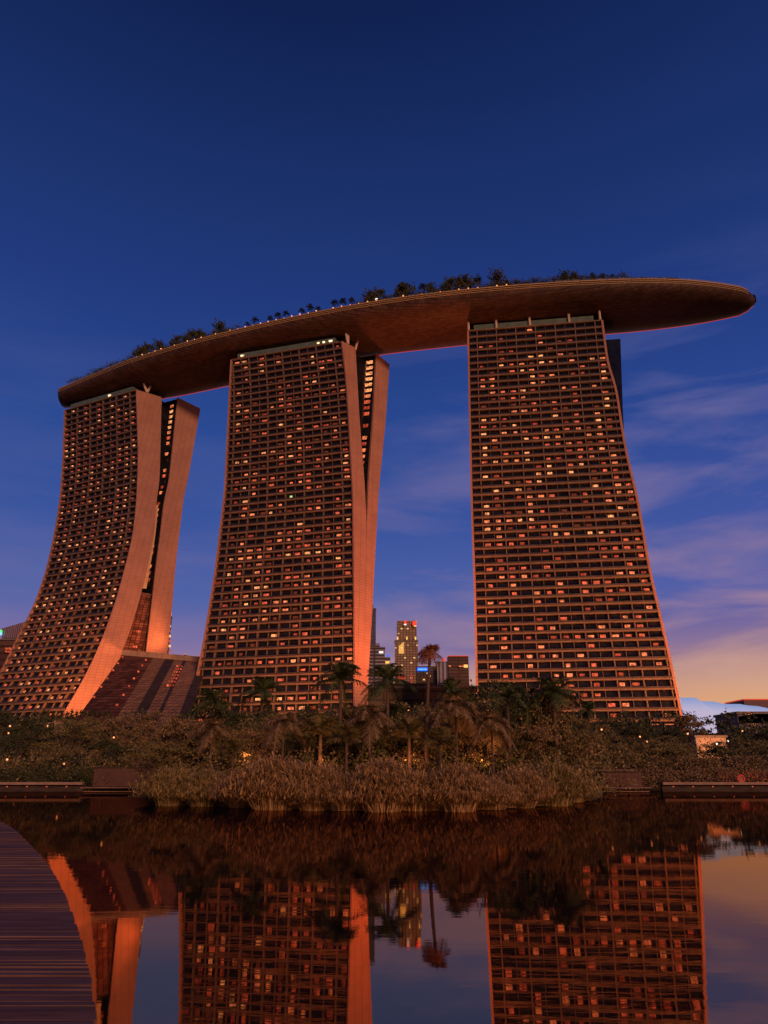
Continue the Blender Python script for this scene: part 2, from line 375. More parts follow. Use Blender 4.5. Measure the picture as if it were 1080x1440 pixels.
    for j, (i, A, Bt, hw, e) in enumerate(wins[:100]):
        mb = MB(); mb.hexa([A - u * hw, A + u * hw, A + u * hw + back * .4, A - u * hw + back * .4, Bt - u * hw, Bt + u * hw, Bt + u * hw + back * .4, Bt - u * hw + back * .4])
        P(mb, 'lit_window', e)
    mb = MB()
    for (i, A, Bt, hw, e) in wins[100:]:
        mb.hexa([A - u * hw, A + u * hw, A + u * hw + back * .4, A - u * hw + back * .4, Bt - u * hw, Bt + u * hw, Bt + u * hw + back * .4, Bt - u * hw + back * .4], EM.index(e))
    o = P(mb, 'lit_window', EM); tag(o, kind='stuff')
    # curtained dim glazing behind the lowest floors
    # roof screen, roof and struts
    r = pl[zs[-1]]; l = r['L'] + u * 3 + back * 1.2; rt = r['R'] - u * 3.5 + back * 1.2
    mb = MB(); up = np.array([0, 0, 3.4]); o_ = np.array([0, 0, .42])
    mb.hexa([l + o_, rt + o_, rt + back * 8 + o_, l + back * 8 + o_, l + up, rt + up, rt + back * 8 + up, l + back * 8 + up]); P(mb, 'roof_screen', M['parapet'])
    mb = MB(); e0 = r['L'] + u * 6 + back * 4; e1 = r['R'] - u * 6 + back * 4
    mb.hexa([e0 + o_, e1 + o_, e1 + back * 24 + o_, e0 + back * 24 + o_, e0 + o_ * 16, e1 + o_ * 16, e1 + back * 24 + o_ * 16, e0 + back * 24 + o_ * 16]); P(mb, 'roof_neck', M['plain'])
    if ti == 2:
        for f in (0.01, .22, .47, .76, .985):
            c = r['L'] * (1 - f) + r['R'] * f + back * .5
            mb = MB(); mb.tube([c + [0, 0, .3], c + [0, 0, 5.5]], [.6, .55], 8); P(mb, 'roof_strut', M['steel'])
    else:
        c = r['R'] + v * (6 if ti == 0 else 4)
        for dx in (-5.0, 3.0) if ti == 0 else (-2.4, 0):
            mb = MB(); mb.tube([c + [0, 0, .3], c + v * dx * .8 + [0, 0, 8.0]], [.7, .55], 8); P(mb, 'roof_strut', M['steel'])
        if ti == 1:
            c = r['R'] + v * 8.5; mb = MB(); mb.tube([c + [0, 0, -1], c + v * 2 + [0, 0, 6.5]], [.6, .5], 8); P(mb, 'roof_strut', M['steel'])
    # small lights on roof screen
    if ti == 0: lights = [(.62, .9)]
    elif ti == 1: lights = [(.1, .8), (.79, .5), (.84, .5), (.9, .8)]
    else: lights = []
    for f, hw in lights:
        c = r['L'] * (1 - f) + r['R'] * f + back * 1.1 + [0, 0, 1.9]; mb = MB(); mb.box(c, (hw, .25, .35), rz=math.atan2(u[1], u[0])); P(mb, 'roof_light', EM[4])
    # bottom-floor bright lobby lamps, right tower
    if ti == 2:
        r = pl[zs[0]]
        for dx in (-4, -9, -13.5):
            c = r['R'] + u * dx + back * 1.2 - [0, 0, 1.7]; mb = MB(); mb.box(c, (1.5 if dx > -10 else .9, .3, .7), rz=math.atan2(u[1], u[0])); P(mb, 'lobby_light', EM[1])
    tower_geo.append(dict(pl=pl, zs=zs, u=u, n=n, v=v))
    return t
for i_, T_ in enumerate(TW): make_tower(i_, T_)

# ------------------------------------------------------------------ roof deck (long boat-shaped hull)
NEAR = [(82,548),(110,536),(180,507),(280,477),(400,449),(500,429),(600,414),(700,404),(800,397),(900,393),(960,394),(1010,399),(1040,404),(1056,411),(1063,420)]
FAR = [(95,572),(120,570),(180,566),(265,553),(400,524),(530,497),(655,483),(760,474),(870,467),(960,458),(1010,451),(1038,445),(1053,438),(1061,431),(1064,424)]
ZT = 203.0; ZF = 200.0
npt = np.array([atz(*p, ZT) for p in NEAR]); fpt = np.array([atz(*p, ZF) for p in FAR]); 
def resamp(P, n, end=None):
    d = np.r_[0, np.cumsum(np.linalg.norm(np.diff(P[:, :2], axis=0), axis=1))]; d /= d[-1]
    t = np.linspace(0, 1, n); return np.stack([np.interp(t, d, P[:, k]) for k in range(3)], 1)
NS = 90
def smooth(a, it=6):
    a = a.copy()
    for _ in range(it): a[1:-4] = (a[:-5] + 2 * a[1:-4] + a[2:-3]) / 4
    return a
nn_ = smooth(resamp(npt, NS), 8); ff_ = smooth(resamp(fpt, NS), 8)
tip = (nn_[-1] + ff_[-1]) / 2
deck = empty('roof_deck', (0, 280, 196)); tag(deck, 'long boat-shaped roof deck lying across the tops of all three towers', 'roof deck')
DB = Vector((0, 280, 196))
def dpart(mb, name, mt, sm=False):
    o = mb.build(name, mt, None, sm); o.data.transform(__import__('mathutils').Matrix.Translation(-DB)); o.parent = deck; return o
K2 = 16; rings = []
for i in range(NS):
    a = nn_[i].copy(); b = ff_[i].copy(); a[2] = b[2] = ZT
    if i > NS - 2: pass
    wd = np.linalg.norm(b - a); t = i / (NS - 1)
    dep = 7.8 * min(1, wd / 34) ** .5 * (1 - .35 * max(0, (t - .72) / .28) ** 2) 
    ring = []
    for j in range(K2 + 1):
        s = j / K2; c = a + (b - a) * (.5 - .5 * math.cos(math.pi * s))
        c[2] = ZT - 1.0 - dep * math.sin(math.pi * s) ** .85; ring.append(c)
    ring += [b + [0, 0, 0], a + [0, 0, 0]]
    rings.append(ring)
mb = MB(); mb.loft(rings); dpart(mb, 'hull', M['hull'], True)
# fascia trims along near side
for k, (dz0, dz1, out, mt) in enumerate(((.1, .55, .28, 'trim'), (-.75, -.45, .22, 'trim'), (-1.6, -1.35, .3, 'trim'))):
    mb = MB(); rg = []
    for i in range(0, NS - 2):
        a = nn_[i]; d = unit(nn_[i] - ff_[i]); d[2] = 0; base = np.array([a[0], a[1], ZT]) - d * (0 if dz0 > -1 else .15); 
        rg.append([base + d * out + [0, 0, dz0], base + d * out + [0, 0, dz1], base - d * .6 + [0, 0, dz1], base - d * .6 + [0, 0, dz0]])
    mb.loft(rg); dpart(mb, 'edge_trim', M[mt])
mb = MB(); V = []
mb2 = MB()
rg = []
for i in range(0, NS):
    a = nn_[i]; b = ff_[i]; rg.append([np.array([a[0], a[1], ZT + .1]) * .97 + np.array([b[0], b[1], ZT + .1]) * .03, np.array([b[0], b[1], ZT + .1]), np.array([b[0], b[1], ZT + .3]), np.array([a[0], a[1], ZT + .3]) * .97 + np.array([b[0], b[1], ZT + .3]) * .03])
mb.loft(rg); dpart(mb, 'deck_floor', M['deck'])
rim_glow_mat = mat('rim_glow_paint', (.5, .1, .05), .5, emit=(1, .07, .02), estr=.5)  # sunset rim light on the hull's far edge, put into a glowing strip
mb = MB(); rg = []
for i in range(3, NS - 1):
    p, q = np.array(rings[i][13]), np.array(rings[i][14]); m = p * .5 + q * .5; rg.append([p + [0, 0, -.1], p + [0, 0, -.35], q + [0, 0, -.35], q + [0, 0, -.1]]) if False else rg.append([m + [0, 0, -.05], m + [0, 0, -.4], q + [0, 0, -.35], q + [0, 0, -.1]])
mb.loft(rg); dpart(mb, 'hull_rim_glow', rim_glow_mat)
# low planting parapet walls along near edge and glass rail round the tip
M['planter'] = mat('planter_dark', (.05, .055, .04), .9, noise=.5, nscale=1.2)
mb = MB(); rg = []
for i in range(2, 72):
    a = nn_[i]; d = unit(nn_[i] - ff_[i]); d[2] = 0; base = np.array([a[0], a[1], ZT]); h = 1.5 + .5 * math.sin(i * 1.3) * math.sin(i * .37)
    rg.append([base - d * .8 + [0, 0, .2], base - d * .8 + [0, 0, h], base - d * 2 + [0, 0, h], base - d * 2 + [0, 0, .2]])
mb.loft(rg); dpart(mb, 'planter_wall', M['planter'])
gm = mat('rail_glass', (.25, .3, .4), .1); gm.node_tree.nodes['Principled BSDF'].inputs['Alpha'].default_value = .28
mb = MB(); rg = []
pts = [np.array([p[0], p[1], ZT]) for p in nn_[66:-2]] + [np.array([p[0], p[1], ZT]) for p in ff_[-3:70:-1]]
for p in pts: c = p + (np.array([100, 285, ZT]) - p) * .015; rg.append([c + [0, 0, .3], c + [0, 0, 1.7], c + [.1, .1, 1.7], c + [.1, .1, .3]])
mb.loft(rg); dpart(mb, 'glass_rail', gm)
mb = MB()
for p in pts[::1]: c = p + (np.array([100, 285, ZT]) - p) * .016; mb.box(c + [0, 0, 1.0], (.04, .04, .7))
dpart(mb, 'rail_posts', M['steel'])
mb = MB(); mb.box((tip[0] - 30, tip[1] - 8, ZT - 4.2), (.9, .5, .25)); dpart(mb, 'hull_light', EM[1])

# ------------------------------------------------------------------ setting: ground, water
def structure(o): o['kind'] = 'structure'; return o
def terrain(x, y):
    t = min(1, max(0, (y - 112) / 120)); h = 1.1 + 12 * t * t * (3 - 2 * t)
    return h
gm_ = mat('ground_soil', (.03, .03, .02), .95, noise=.5, nscale=.2)
mb = MB(); ys = [107.3, 107.5] + [112 + 12 * i for i in range(12)] + [300, 600, 3000, 9000]; xs = [-9000, -2000, -600, -300] + list(range(-240, 260, 24)) + [300, 600, 2000, 9000]
V = [(x, y, terrain(x, y) if j_ else -1.5) for j_, y in enumerate(ys) for x in xs]; n_ = len(xs)
mb.add(V, [(j * n_ + i, j * n_ + i + 1, (j + 1) * n_ + i + 1, (j + 1) * n_ + i) for j in range(len(ys) - 1) for i in range(n_ - 1)])
structure(mb.build('ground', gm_))
# island of reeds
mb = MB(); V = [(0, 88, .3)]; m_ = 48
for k in range(m_):
    a = 2 * math.pi * k / m_; V.append((0 + 24 * math.cos(a) * (1 + .05 * math.sin(5 * a)), 88 + 25 * math.sin(a) * (1 + .05 * math.sin(3 * a)), .3))
for k in range(m_):
    x, y, z = V[1 + k]; V.append((x * 1.03, 88 + (y - 88) * 1.03, -.6))
mb.add(V, [(0, 1 + k, 1 + (k + 1) % m_) for k in range(m_)] + [(1 + k, 1 + m_ + k, 1 + m_ + (k + 1) % m_, 1 + (k + 1) % m_) for k in range(m_)])
structure(mb.build('island_ground', gm_))
# water
wm = bpy.data.materials.new('pond_water'); wm.use_nodes = True; t = wm.node_tree; t.nodes.clear()
ou = t.nodes.new('ShaderNodeOutputMaterial'); gl = t.nodes.new('ShaderNodeBsdfGlossy'); gl.inputs['Roughness'].default_value = .022; gl.inputs['Color'].default_value = (1, .66, .42, 1)
df = t.nodes.new('ShaderNodeBsdfDiffuse'); df.inputs[0].default_value = (.006, .008, .012, 1); mxs = t.nodes.new('ShaderNodeMixShader'); mxs.inputs[0].default_value = .42
tx = t.nodes.new('ShaderNodeTexCoord'); mpp = t.nodes.new('ShaderNodeMapping'); mpp.inputs['Scale'].default_value = (.5, 1.6, 1); nz = t.nodes.new('ShaderNodeTexNoise'); nz.inputs['Scale'].default_value = 1.3; nz.inputs['Detail'].default_value = 4
bp = t.nodes.new('ShaderNodeBump'); bp.inputs['Strength'].default_value = .0042; bp.inputs['Distance'].default_value = .3
t.links.new(tx.outputs['Object'], mpp.inputs[0]); t.links.new(mpp.outputs[0], nz.inputs[0]); t.links.new(nz.outputs[0], bp.inputs['Height']); t.links.new(bp.outputs[0], gl.inputs['Normal'])
t.links.new(df.outputs[0], mxs.inputs[1]); t.links.new(gl.outputs[0], mxs.inputs[2]); t.links.new(mxs.outputs[0], ou.inputs[0])
mb = MB(); mb.quad((-400, -60, 0), (400, -60, 0), (400, 108, 0), (-400, 108, 0)); structure(mb.build('water', wm))

# promenade walls along the far bank
M['conc'] = mat('promenade_concrete', (.27, .22, .18), .8, noise=.25, nscale=.6)
M['darkface'] = mat('dark_quay_face', (.045, .04, .04), .8, noise=.5, nscale=.8, stretch=(1, 1, 4))
M['brown'] = mat('rusty_brown_wall', (.10, .06, .055), .8, noise=.25, nscale=.5)
M['brown2'] = mat('weathered_beam', (.20, .15, .12), .9, noise=.3, nscale=1)
def prom(x0, x1, y0, label):
    e = empty('quay_wall', ((x0 + x1) / 2, y0, 0)); tag(e, label, 'quay wall')
    cxx = (x0 + x1) / 2; hw = (x1 - x0) / 2
    def pt(nm, c, h, mt):
        mb = MB(); mb.box((0, 0, 0), h); o = mb.build(nm, mt, e); o.location = (c[0] - e.location.x, c[1] - e.location.y, c[2]); return o
    pt('capping', (cxx, y0, 1.02), (hw, .5, .16), M['conc']); pt('face', (cxx, y0 + .45, .4), (hw - .05, .3, .46), M['darkface'])
    k = 0; x = x0 + 1.5
    while x < x1 - 1 and k < 40:
        pt('wall_light', (x, y0 + .1, .62), (.07, .06, .05), EM[2]); x += 2.6; k += 1
    return e
prom(-90, -39.5, 103.5, 'low quay wall with pale capping along the bank on the left'); prom(36.5, 95, 103.5, 'low quay wall with pale capping along the bank on the right')
def steps(px0, px1, label):
    a = atz(px0, 1107, .62); b = atz(px1, 1107, .62); y = a[1] 
    e = empty('landing_stage', ((a[0] + b[0]) / 2, y, 0)); tag(e, label, 'landing stage')
    for z, nm in ((.58, 'deck_edge'), (.12, 'lower_beam')):
        mb = MB(); mb.box((0, 0, z), ((b[0] - a[0]) / 2, 1.2 if z > .3 else .2, .06)); mb.build(nm, M['brown2'], e)
    x = -(b[0] - a[0]) / 2 + .4
    while x < (b[0] - a[0]) / 2: mb = MB(); mb.box((x, .2, -.1), (.08, .08, .62)); mb.build('post', M['darkface'], e); x += 1.6
steps(118, 210, 'low timber landing with twin pale beams at the left end of the reeds'); steps(826, 912, 'low timber landing with twin pale beams at the right end of the reeds')
def wallbox(x0, x1, yt, yb, Y, label, cap):
    a = aty(x0, yt, Y); b = aty(x1, yb, Y); e = empty('garden_wall', ((a[0] + b[0]) / 2, Y, b[2])); tag(e, label, 'wall')
    hw = (b[0] - a[0]) / 2; hh = (a[2] - b[2]) / 2
    mb = MB(); mb.box((0, 1.5, hh), (hw, 1.5, hh)); mb.build('wall_body', M['brown'], e)
    mb = MB(); mb.box((0, 1.5, 2 * hh + .06), (hw + .1, 1.65, .06)); mb.build('coping', M['conc'] if cap else M['darkface'], e)
wallbox(133, 212, 1080, 1106, 104.8, 'long low brown wall block beside the left end of the reeds', False)
wallbox(186, 239, 1067, 1082, 110, 'short reddish wall standing above the long brown wall block on the left', False)
wallbox(846, 904, 1086, 1110, 104.6, 'dark brown wall block beside the right end of the reeds', False)
wallbox(826, 893, 1083.5, 1088, 109, 'thin pale-topped wall behind the dark brown block on the right', True)

# ------------------------------------------------------------------ boardwalk
edge = [(-40,1146),(0,1154),(22,1167),(45,1190),(60,1206),(75,1226),(90,1252),(103,1290),(115,1322),(125,1352),(131,1385),(136,1440),(139,1500),(140,1600)]
ep = np.array([atz(x, y, .8) for x, y in edge]); ep = ep[ep[:, 1].argsort()]
yy_ = np.linspace(ep[0, 1], ep[-1, 1], 160); xx_ = np.interp(yy_, ep[:, 1], ep[:, 0])
for _ in range(60): xx_[1:-1] = (xx_[:-2] + 2 * xx_[1:-1] + xx_[2:]) / 4
ep = np.stack([xx_, yy_, yy_ * 0 + .8], 1)
wood = mat('weathered_boards', (.13, .085, .08), .75, spec=.2, noise=.55, nscale=3, stretch=(.25, 3, 3))
bw = empty('boardwalk', (-8, 12, 0)); tag(bw, 'curving timber boardwalk of weathered planks over the water, bottom left', 'boardwalk')
mb = MB(); y = 3.0; 
while y < ep[-1, 1]:
    x = float(np.interp(y, ep[:, 1], ep[:, 0])); w = .135; sk = random.uniform(-.012, .012); xb = float(np.interp(y + .135, ep[:, 1], ep[:, 0])) - x; dz = random.uniform(-.006, .006)
    tilt = random.uniform(-.008, .008)
    x0 = x - 11
    mb.hexa([np.array(q) - [-8, 12, 0] for q in ((x0, y, .74 + dz), (x + sk, y, .74 + dz), (x + sk + xb, y + w, .74 + dz), (x0, y + w, .74 + dz), (x0, y, .8 + dz), (x + sk, y, .8 + dz + tilt), (x + sk + xb, y + w, .8 + dz - tilt), (x0, y + w, .8 + dz))]); y += .15
mb.build('planks', wood, bw)
mb = MB(); rg = []
for yy in np.linspace(3, ep[-1, 1], 40):
    x = float(np.interp(yy, ep[:, 1], ep[:, 0])) - .15 + 8; y_ = yy - 12; rg.append([(x, y_, .5), (x, y_, .735), (x - .12, y_, .735), (x - .12, y_, .5)])
mb.loft(rg); mb.build('edge_beam', wood, bw)
yy = 4
while yy < ep[-1, 1]:
    x = float(np.interp(yy, ep[:, 1], ep[:, 0])) - .5 + 8; mb = MB(); mb.tube([(x, yy - 12, -1), (x, yy - 12, .74)], [.13, .13], 8); mb.build('pile', wood, bw); yy += 2.4

# ------------------------------------------------------------------ glazed link and atrium
Mg1 = brickmat('link_glass_light', (.34, .21, .13), (.05, .04, .03), 1.6, 1.2, .7, msize=.09, noise=.2, rot=(R_(90), 0, 0))
Mg2 = brickmat('link_glass_dark', (.06, .055, .05), (.05, .035, .03), 1.6, 1.2, .6, msize=.09, noise=.3, rot=(R_(90), 0, 0))
Mg3 = brickmat('link_glass_red', (.16, .075, .055), (.035, .02, .02), 1.6, 1.2, .6, msize=.12, noise=.5, rot=(R_(90), 0, 0))
for q_ in (Mg1, Mg2, Mg3): q_.node_tree.nodes['Principled BSDF'].inputs['Specular IOR Level'].default_value = .03
link_ = empty('glass_link', tuple(atz(215, 1000, 14))); tag(link_, 'sloping glazed hall with striped light and dark panels between left and middle towers', 'glass hall')
lb = np.array(link_.location)
TLp, TRp = atz(172, 921, 47), atz(284, 931, 47)
TLp = atz(172, 921, 47); TRp = atz(290, 931, 47); BLp = atz(100, 1022, 13); BRp = atz(258, 1022, 13)
bands = [(0, .40, Mg3), (.40, .56, Mg1), (.56, .68, Mg2), (.68, .80, Mg1), (.80, .84, Mg2), (.84, 1.03, Mg1), (1.03, 1.12, Mg2)]
TLp_, TRp_ = TLp, TLp + (TRp - TLp) / 1.12
for a, b, mt in bands:
    f = lambda P0, P1, s: P0 + (P1 - P0) * s / 1.12
    q = [f(BLp, BRp, a), f(BLp, BRp, b), f(TLp, TRp, b), f(TLp, TRp, a)]; bk = np.array([.5, 1.0, 0])
    mb = MB(); q = [x - lb for x in q]; mb.hexa([q[0], q[1], q[1] + bk, q[0] + bk, q[3], q[2], q[2] + bk, q[3] + bk]); mb.build('glass_panel', mt, link_)
mb = MB(); a, b = TLp - lb, TRp - lb; mb.hexa([a + [0, -.6, -.2], b + [0, -.6, -.2], b + [2, 9, -.2], a + [2, 9, -.2], a + [0, -.6, 2.0], b + [0, -.6, 2.0], b + [2, 9, 2.0], a + [2, 9, 2.0]]); mb.build('roof_beam', M['conc'], link_)
# red lamps shining inside the hall
def onlink(s_, t_): B0 = BLp + (BRp - BLp) * s_; T0 = TLp + (TRp - TLp) * s_; return B0 + (T0 - B0) * t_ + np.array([-.2, -.45, 0]) - lb
for i in range(7): mb = MB(); mb.box(onlink(.30, .93 - .12 * i), (.25, .2, .4)); mb.build('hall_lamp', EM[2], link_)
for i in range(6): mb = MB(); mb.box(onlink(.03, .95 - .13 * i), (.3, .2, .35)); mb.build('hall_lamp', EM[2], link_)
for i in range(7):
    for j in range(3): mb = MB(); mb.box(onlink(.69 + .028 * j, .84 - .06 * i), (.26, .1, .5)); mb.build('hall_lamp', EM[3] if (i + j) % 3 else EM[2], link_)
# atrium glazing in the fork of the left tower
g0 = tower_geo[0]; at = empty('atrium_glazing', tuple(g0['pl'][g0['zs'][0]]['R'])); tag(at, 'tall narrow glazed gable filling the fork at the foot of the left tower', 'glazing')
ab = np.array(at.location)
w_ = np.array([g0['v'][1], -g0['v'][0], 0]); rgA = []; rgB = []
lit = mat('pale_fork_glass', (.55, .44, .26), .4, noise=.2, nscale=.5)
for z in g0['zs']:
    r = g0['pl'][z]; p = r['R'] + g0['v'] * (r['MR'] - .2) - g0['u'] * 1.2 - ab; q = r['R'] + g0['v'] * (r['BL'] + .2) - g0['u'] * 1.2 - ab
    if z < 78: rgA.append([p, q, q - g0['u'], p - g0['u']])
    if 78 <= z < 128: rgB.append([p, p * (.45) + q * .55, p * .45 + q * .55 - g0['u'], p - g0['u']])
mb = MB(); mb.loft(rgA); mb.build('lower_glass', Mg3, at)
mb = MB(); mb.loft(rgB); mb.build('upper_glass', lit, at)
r = g0['pl'][g0['zs'][17]]; p = r['R'] + g0['v'] * r['MR'] - ab; q = r['R'] + g0['v'] * r['BL'] - ab
mb = MB(); mb.hexa([p - g0['u'] * .9, q - g0['u'] * .9, q - g0['u'] * 2, p - g0['u'] * 2, p - g0['u'] * .9 + [0, 0, 1.2], q - g0['u'] * .9 + [0, 0, 1.2], q - g0['u'] * 2 + [0, 0, 1.2], p - g0['u'] * 2 + [0, 0, 1.2]]); mb.build('crossbeam', M['brown'], at)
for i in range(4, 14, 2):
    r = g0['pl'][g0['zs'][i]]; c = r['R'] + g0['v'] * (r['MR'] * .45 + r['BL'] * .55) - g0['u'] * .9 - ab; mb = MB(); mb.box(c, (.8, .3, .5)); mb.build('atrium_lamp', EM[2], at)

# ------------------------------------------------------------------ skyline
def facmat(name, col, mort, w, h, ms, litc=None, litf=0.0, es=.6):
    m = brickmat(name, col, mort, w, h, .5, msize=ms, noise=.25)
    if litc:
        t = m.node_tree; b = t.nodes['Principled BSDF']; k = [n for n in t.nodes if n.bl_idname == 'ShaderNodeTexBrick'][0]
        k2 = t.nodes.new('ShaderNodeTexBrick'); k2.offset = 0; k2.inputs['Scale'].default_value = 1
        for q in ('Brick Width', 'Row Height', 'Mortar Size'): k2.inputs[q].default_value = k.inputs[q].default_value
        k2.inputs['Color1'].default_value = (0, 0, 0, 1); k2.inputs['Color2'].default_value = (1, 1, 1, 1); k2.inputs['Mortar'].default_value = (0, 0, 0, 1); k2.inputs['Bias'].default_value = 0
        t.links.new(k.inputs[0].links[0].from_socket, k2.inputs[0])
        r = t.nodes.new('ShaderNodeMapRange'); r.inputs[1].default_value = 1 - litf; r.inputs[2].default_value = 1 - litf + .03; t.links.new(k2.outputs[0], r.inputs[0])
        mm = t.nodes.new('ShaderNodeMath'); mm.operation = 'MULTIPLY'; mm.inputs[1].default_value = es; t.links.new(r.outputs[0], mm.inputs[0])
        b.inputs['Emission Color'].default_value = (*litc, 1); t.links.new(mm.outputs[0], b.inputs['Emission Strength'])
    return m
Fc = {'tan': facmat('tan_facade', (.36, .30, .21), (.16, .13, .10), 5, 4, .9, (1, .6, .2), .10, .7), 'blue': facmat('blue_facade', (.09, .13, .24), (.05, .07, .13), 6, 4, .5),
      'white': facmat('striped_facade', (.32, .31, .34), (.06, .06, .09), 60, 4.5, 1.4, (1, .6, .4), .02, .5), 'dark': facmat('dark_facade', (.10, .085, .07), (.04, .035, .03), 5, 4, .8, (1, .6, .3), .03, .6),
      'pale': facmat('fluted_facade', (.30, .33, .42), (.10, .11, .16), 6, 90, 1.5), 'brown': facmat('brown_facade', (.11, .07, .065), (.05, .035, .03), 30, 4.5, .9, (1, .5, .2), .02, .5), 'podium': facmat('podium_facade', (.14, .115, .085), (.07, .055, .045), 9, 4, .5)}
def bld(name, x0, x1, ytop, Y, mt, label, depth=None, zb=1, roofmt=None, chamf=False):
    a = aty(x0, ytop, Y); b = aty(x1, ytop, Y); e = empty(name, ((a[0] + b[0]) / 2, Y, zb)); tag(e, label, 'building')
    hw = (b[0] - a[0]) / 2; H = a[2] - zb; dp = depth or hw * 1.6
    mb = MB(); mb.box((0, dp / 2, H / 2), (hw, dp / 2, H / 2)); mb.build('wall', mt, e)
    mb = MB(); mb.box((0, dp / 2, H + .5), (hw + .6, dp / 2 + .6, .5)); mb.build('roof', roofmt or M['plain'], e)
    return e, hw, H
def addp(e, nm, x0, x1, y0, y1, Y, mt, th_=2.0, pop=.8):
    a = aty(x0, y0, Y); b = aty(x1, y1, Y); L0 = np.array(e.location); mb = MB()
    mb.box(np.array([(a[0] + b[0]) / 2, Y - pop + th_ / 2, (a[2] + b[2]) / 2]) - L0, ((b[0] - a[0]) / 2, th_ / 2, (a[2] - b[2]) / 2)); return mb.build(nm, mt, e)
redm = mat('red_sign', (.5, .04, .03), .5, emit=(1, .05, .03), estr=1.0); whm = mat('white_sign', (.7, .7, .7), .5, emit=(1, .95, .9), estr=1.0)
redtrim = mat('red_parapet', (.5, .08, .05), .6, emit=(1, .09, .04), estr=.4); blm = mat('blue_sign', (.02, .1, .6), .5, emit=(.01, .14, .9), estr=1.2); cym = mat('cyan_sign', (.2, .6, .8), .5, emit=(.25, .75, 1), estr=1.0)
yel = mat('yellow_uplight', (.6, .4, .1), .5, emit=(1, .58, .16), estr=1.0)
e, hw, H = bld('office_tower', 514, 528.5, 856, 1300, Fc['blue'], 'slim blue office tower peeking out just right of the middle hotel tower')
addp(e, 'roof_mast', 524, 525, 850, 856, 1301, M['plain'])
e, hw, H = bld('stepped_building', 512, 541, 911, 1000, Fc['white'], 'stepped white-banded building below the slim blue office tower')
addp(e, 'upper_tier', 527, 534, 905, 911, 1010, Fc['white']); addp(e, 'lower_tier', 541, 549, 924, 980, 1005, Fc['white'], 20); addp(e, 'sign_light', 533, 539, 916, 918.5, 999, whm); addp(e, 'sign_light', 542, 548, 930, 933, 1002, yel)
addp(e, 'blue_spire', 544, 547, 920, 926, 1006, blm); addp(e, 'tail_tier', 549, 553, 936, 980, 1006, Fc['white'], 20)
e, hw, H = bld('office_tower', 555.5, 587.5, 901, 1200, Fc['tan'], 'tall tan office tower with red lit crown signs between the middle and right towers')
addp(e, 'upper_shaft', 558.5, 586, 873, 901, 1206, Fc['tan'], 40); addp(e, 'crown_sign', 568, 571.5, 873, 877.5, 1200, redm); addp(e, 'crown_sign', 580, 585.5, 874, 879, 1200, redm)
addp(e, 'crown_light', 568, 571.5, 877.5, 879, 1199, whm); addp(e, 'crown_light', 582, 585.5, 879.5, 881, 1199, yel)
for x in (559, 572, 584): addp(e, 'ledge_light', x - .8, x + 1, 895.5, 899.5, 1199, yel)
for i in range(6): addp(e, 'lit_panel', 561 + i * 1.2, 561.7 + i * 1.2, 901 + 1.3 * (5 - i) * .8 + 2, 919, 1199, yel, pop=.6)
e, hw, H = bld('office_block', 586, 614.5, 937.5, 1100, Fc['dark'], 'squat dark block carrying a small glowing blue sign, beside the tan tower')
addp(e, 'sign', 586.5, 605.5, 938.8, 943.6, 1098, blm)
glyph = MB()
x = 588.
for k in range(9):
    a = aty(x, 940, 1096); b = aty(x + 1.2, 942.4, 1096); L0 = np.array(e.location); glyph.box((a + b) / 2 - L0, (abs(b[0] - a[0]) / 2 * (.8 if k % 3 else .5), .3, abs(a[2] - b[2]) / 2 * (1 if k % 2 else .7))); x += 1.9
glyph.build('sign_lettering', cym, e)
for q in ((600, 946), (595, 955), (603, 950)): addp(e, 'lit_window', q[0], q[0] + 2.5, q[1], q[1] + 1.5, 1099, yel)
e, hw, H = bld('office_block', 614.5, 631, 931, 1150, Fc['pale'], 'pale bluish fluted block with a red roof light, left of the brown block')
addp(e, 'roof_light', 621.5, 626, 926.5, 929.5, 1150, redm)
e, hw, H = bld('office_block', 630.5, 658.5, 923, 1050, Fc['brown'], 'brown block with red roof rim and one bright light, next to the right hotel tower', roofmt=redtrim)
addp(e, 'facade_light', 652, 657.5, 935, 939, 1048, yel, pop=3); addp(e, 'facade_light', 645, 652, 936.5, 938, 1048, EM[1], pop=3); addp(e, 'facade_light', 631, 634, 936, 938, 1048, EM[1], pop=3)
e, hw, H = bld('podium_building', 500, 690, 968, 345, Fc['podium'], 'long low brownish podium seen over the trees between middle and right towers', depth=30)
addp(e, 'roof_plant', 540, 610, 961, 968, 350, Fc['podium'], 15); addp(e, 'red_awning', 559, 570, 951, 954.5, 352, redtrim); addp(e, 'mast', 578, 580, 948, 968, 352, redtrim)
e, hw, H = bld('museum_building', -60, 34, 900, 500, Fc['brown'], 'dark reddish building with slanted louvred roof at the left edge behind the left tower')
mb = MB(); L0 = np.array(e.location); a0, a1 = aty(2, 884, 500) - L0, aty(40, 873, 500) - L0; b0, b1 = aty(2, 897, 500) - L0, aty(26, 897, 500) - L0
lv = facmat('louvres', (.35, .31, .42), (.12, .10, .16), 1.3, 60, .45)
mb.hexa([b0, b1, b1 + [0, 12, 0], b0 + [0, 12, 0], a0, a1, a1 + [0, 12, 0], a0 + [0, 12, 0]]); mb.build('louvred_roof', lv, e)
addp(e, 'green_sign', -3, 1.8, 886, 889, 498, mat('green_sign', (.1, .5, .2), .5, emit=(.1, .9, .25), estr=1)); addp(e, 'cyan_sign', -3, 1.5, 889.5, 893, 498, cym)
for q in ((8, 911), (8.5, 915)): addp(e, 'lit_window', q[0], q[0] + 7, q[1], q[1] + 2.2, 498, EM[2])
e, hw, H = bld('apartment_tower', 231, 240, 867, 900, Fc['brown'], 'narrow sliver of a tower showing right behind the left hotel tower')
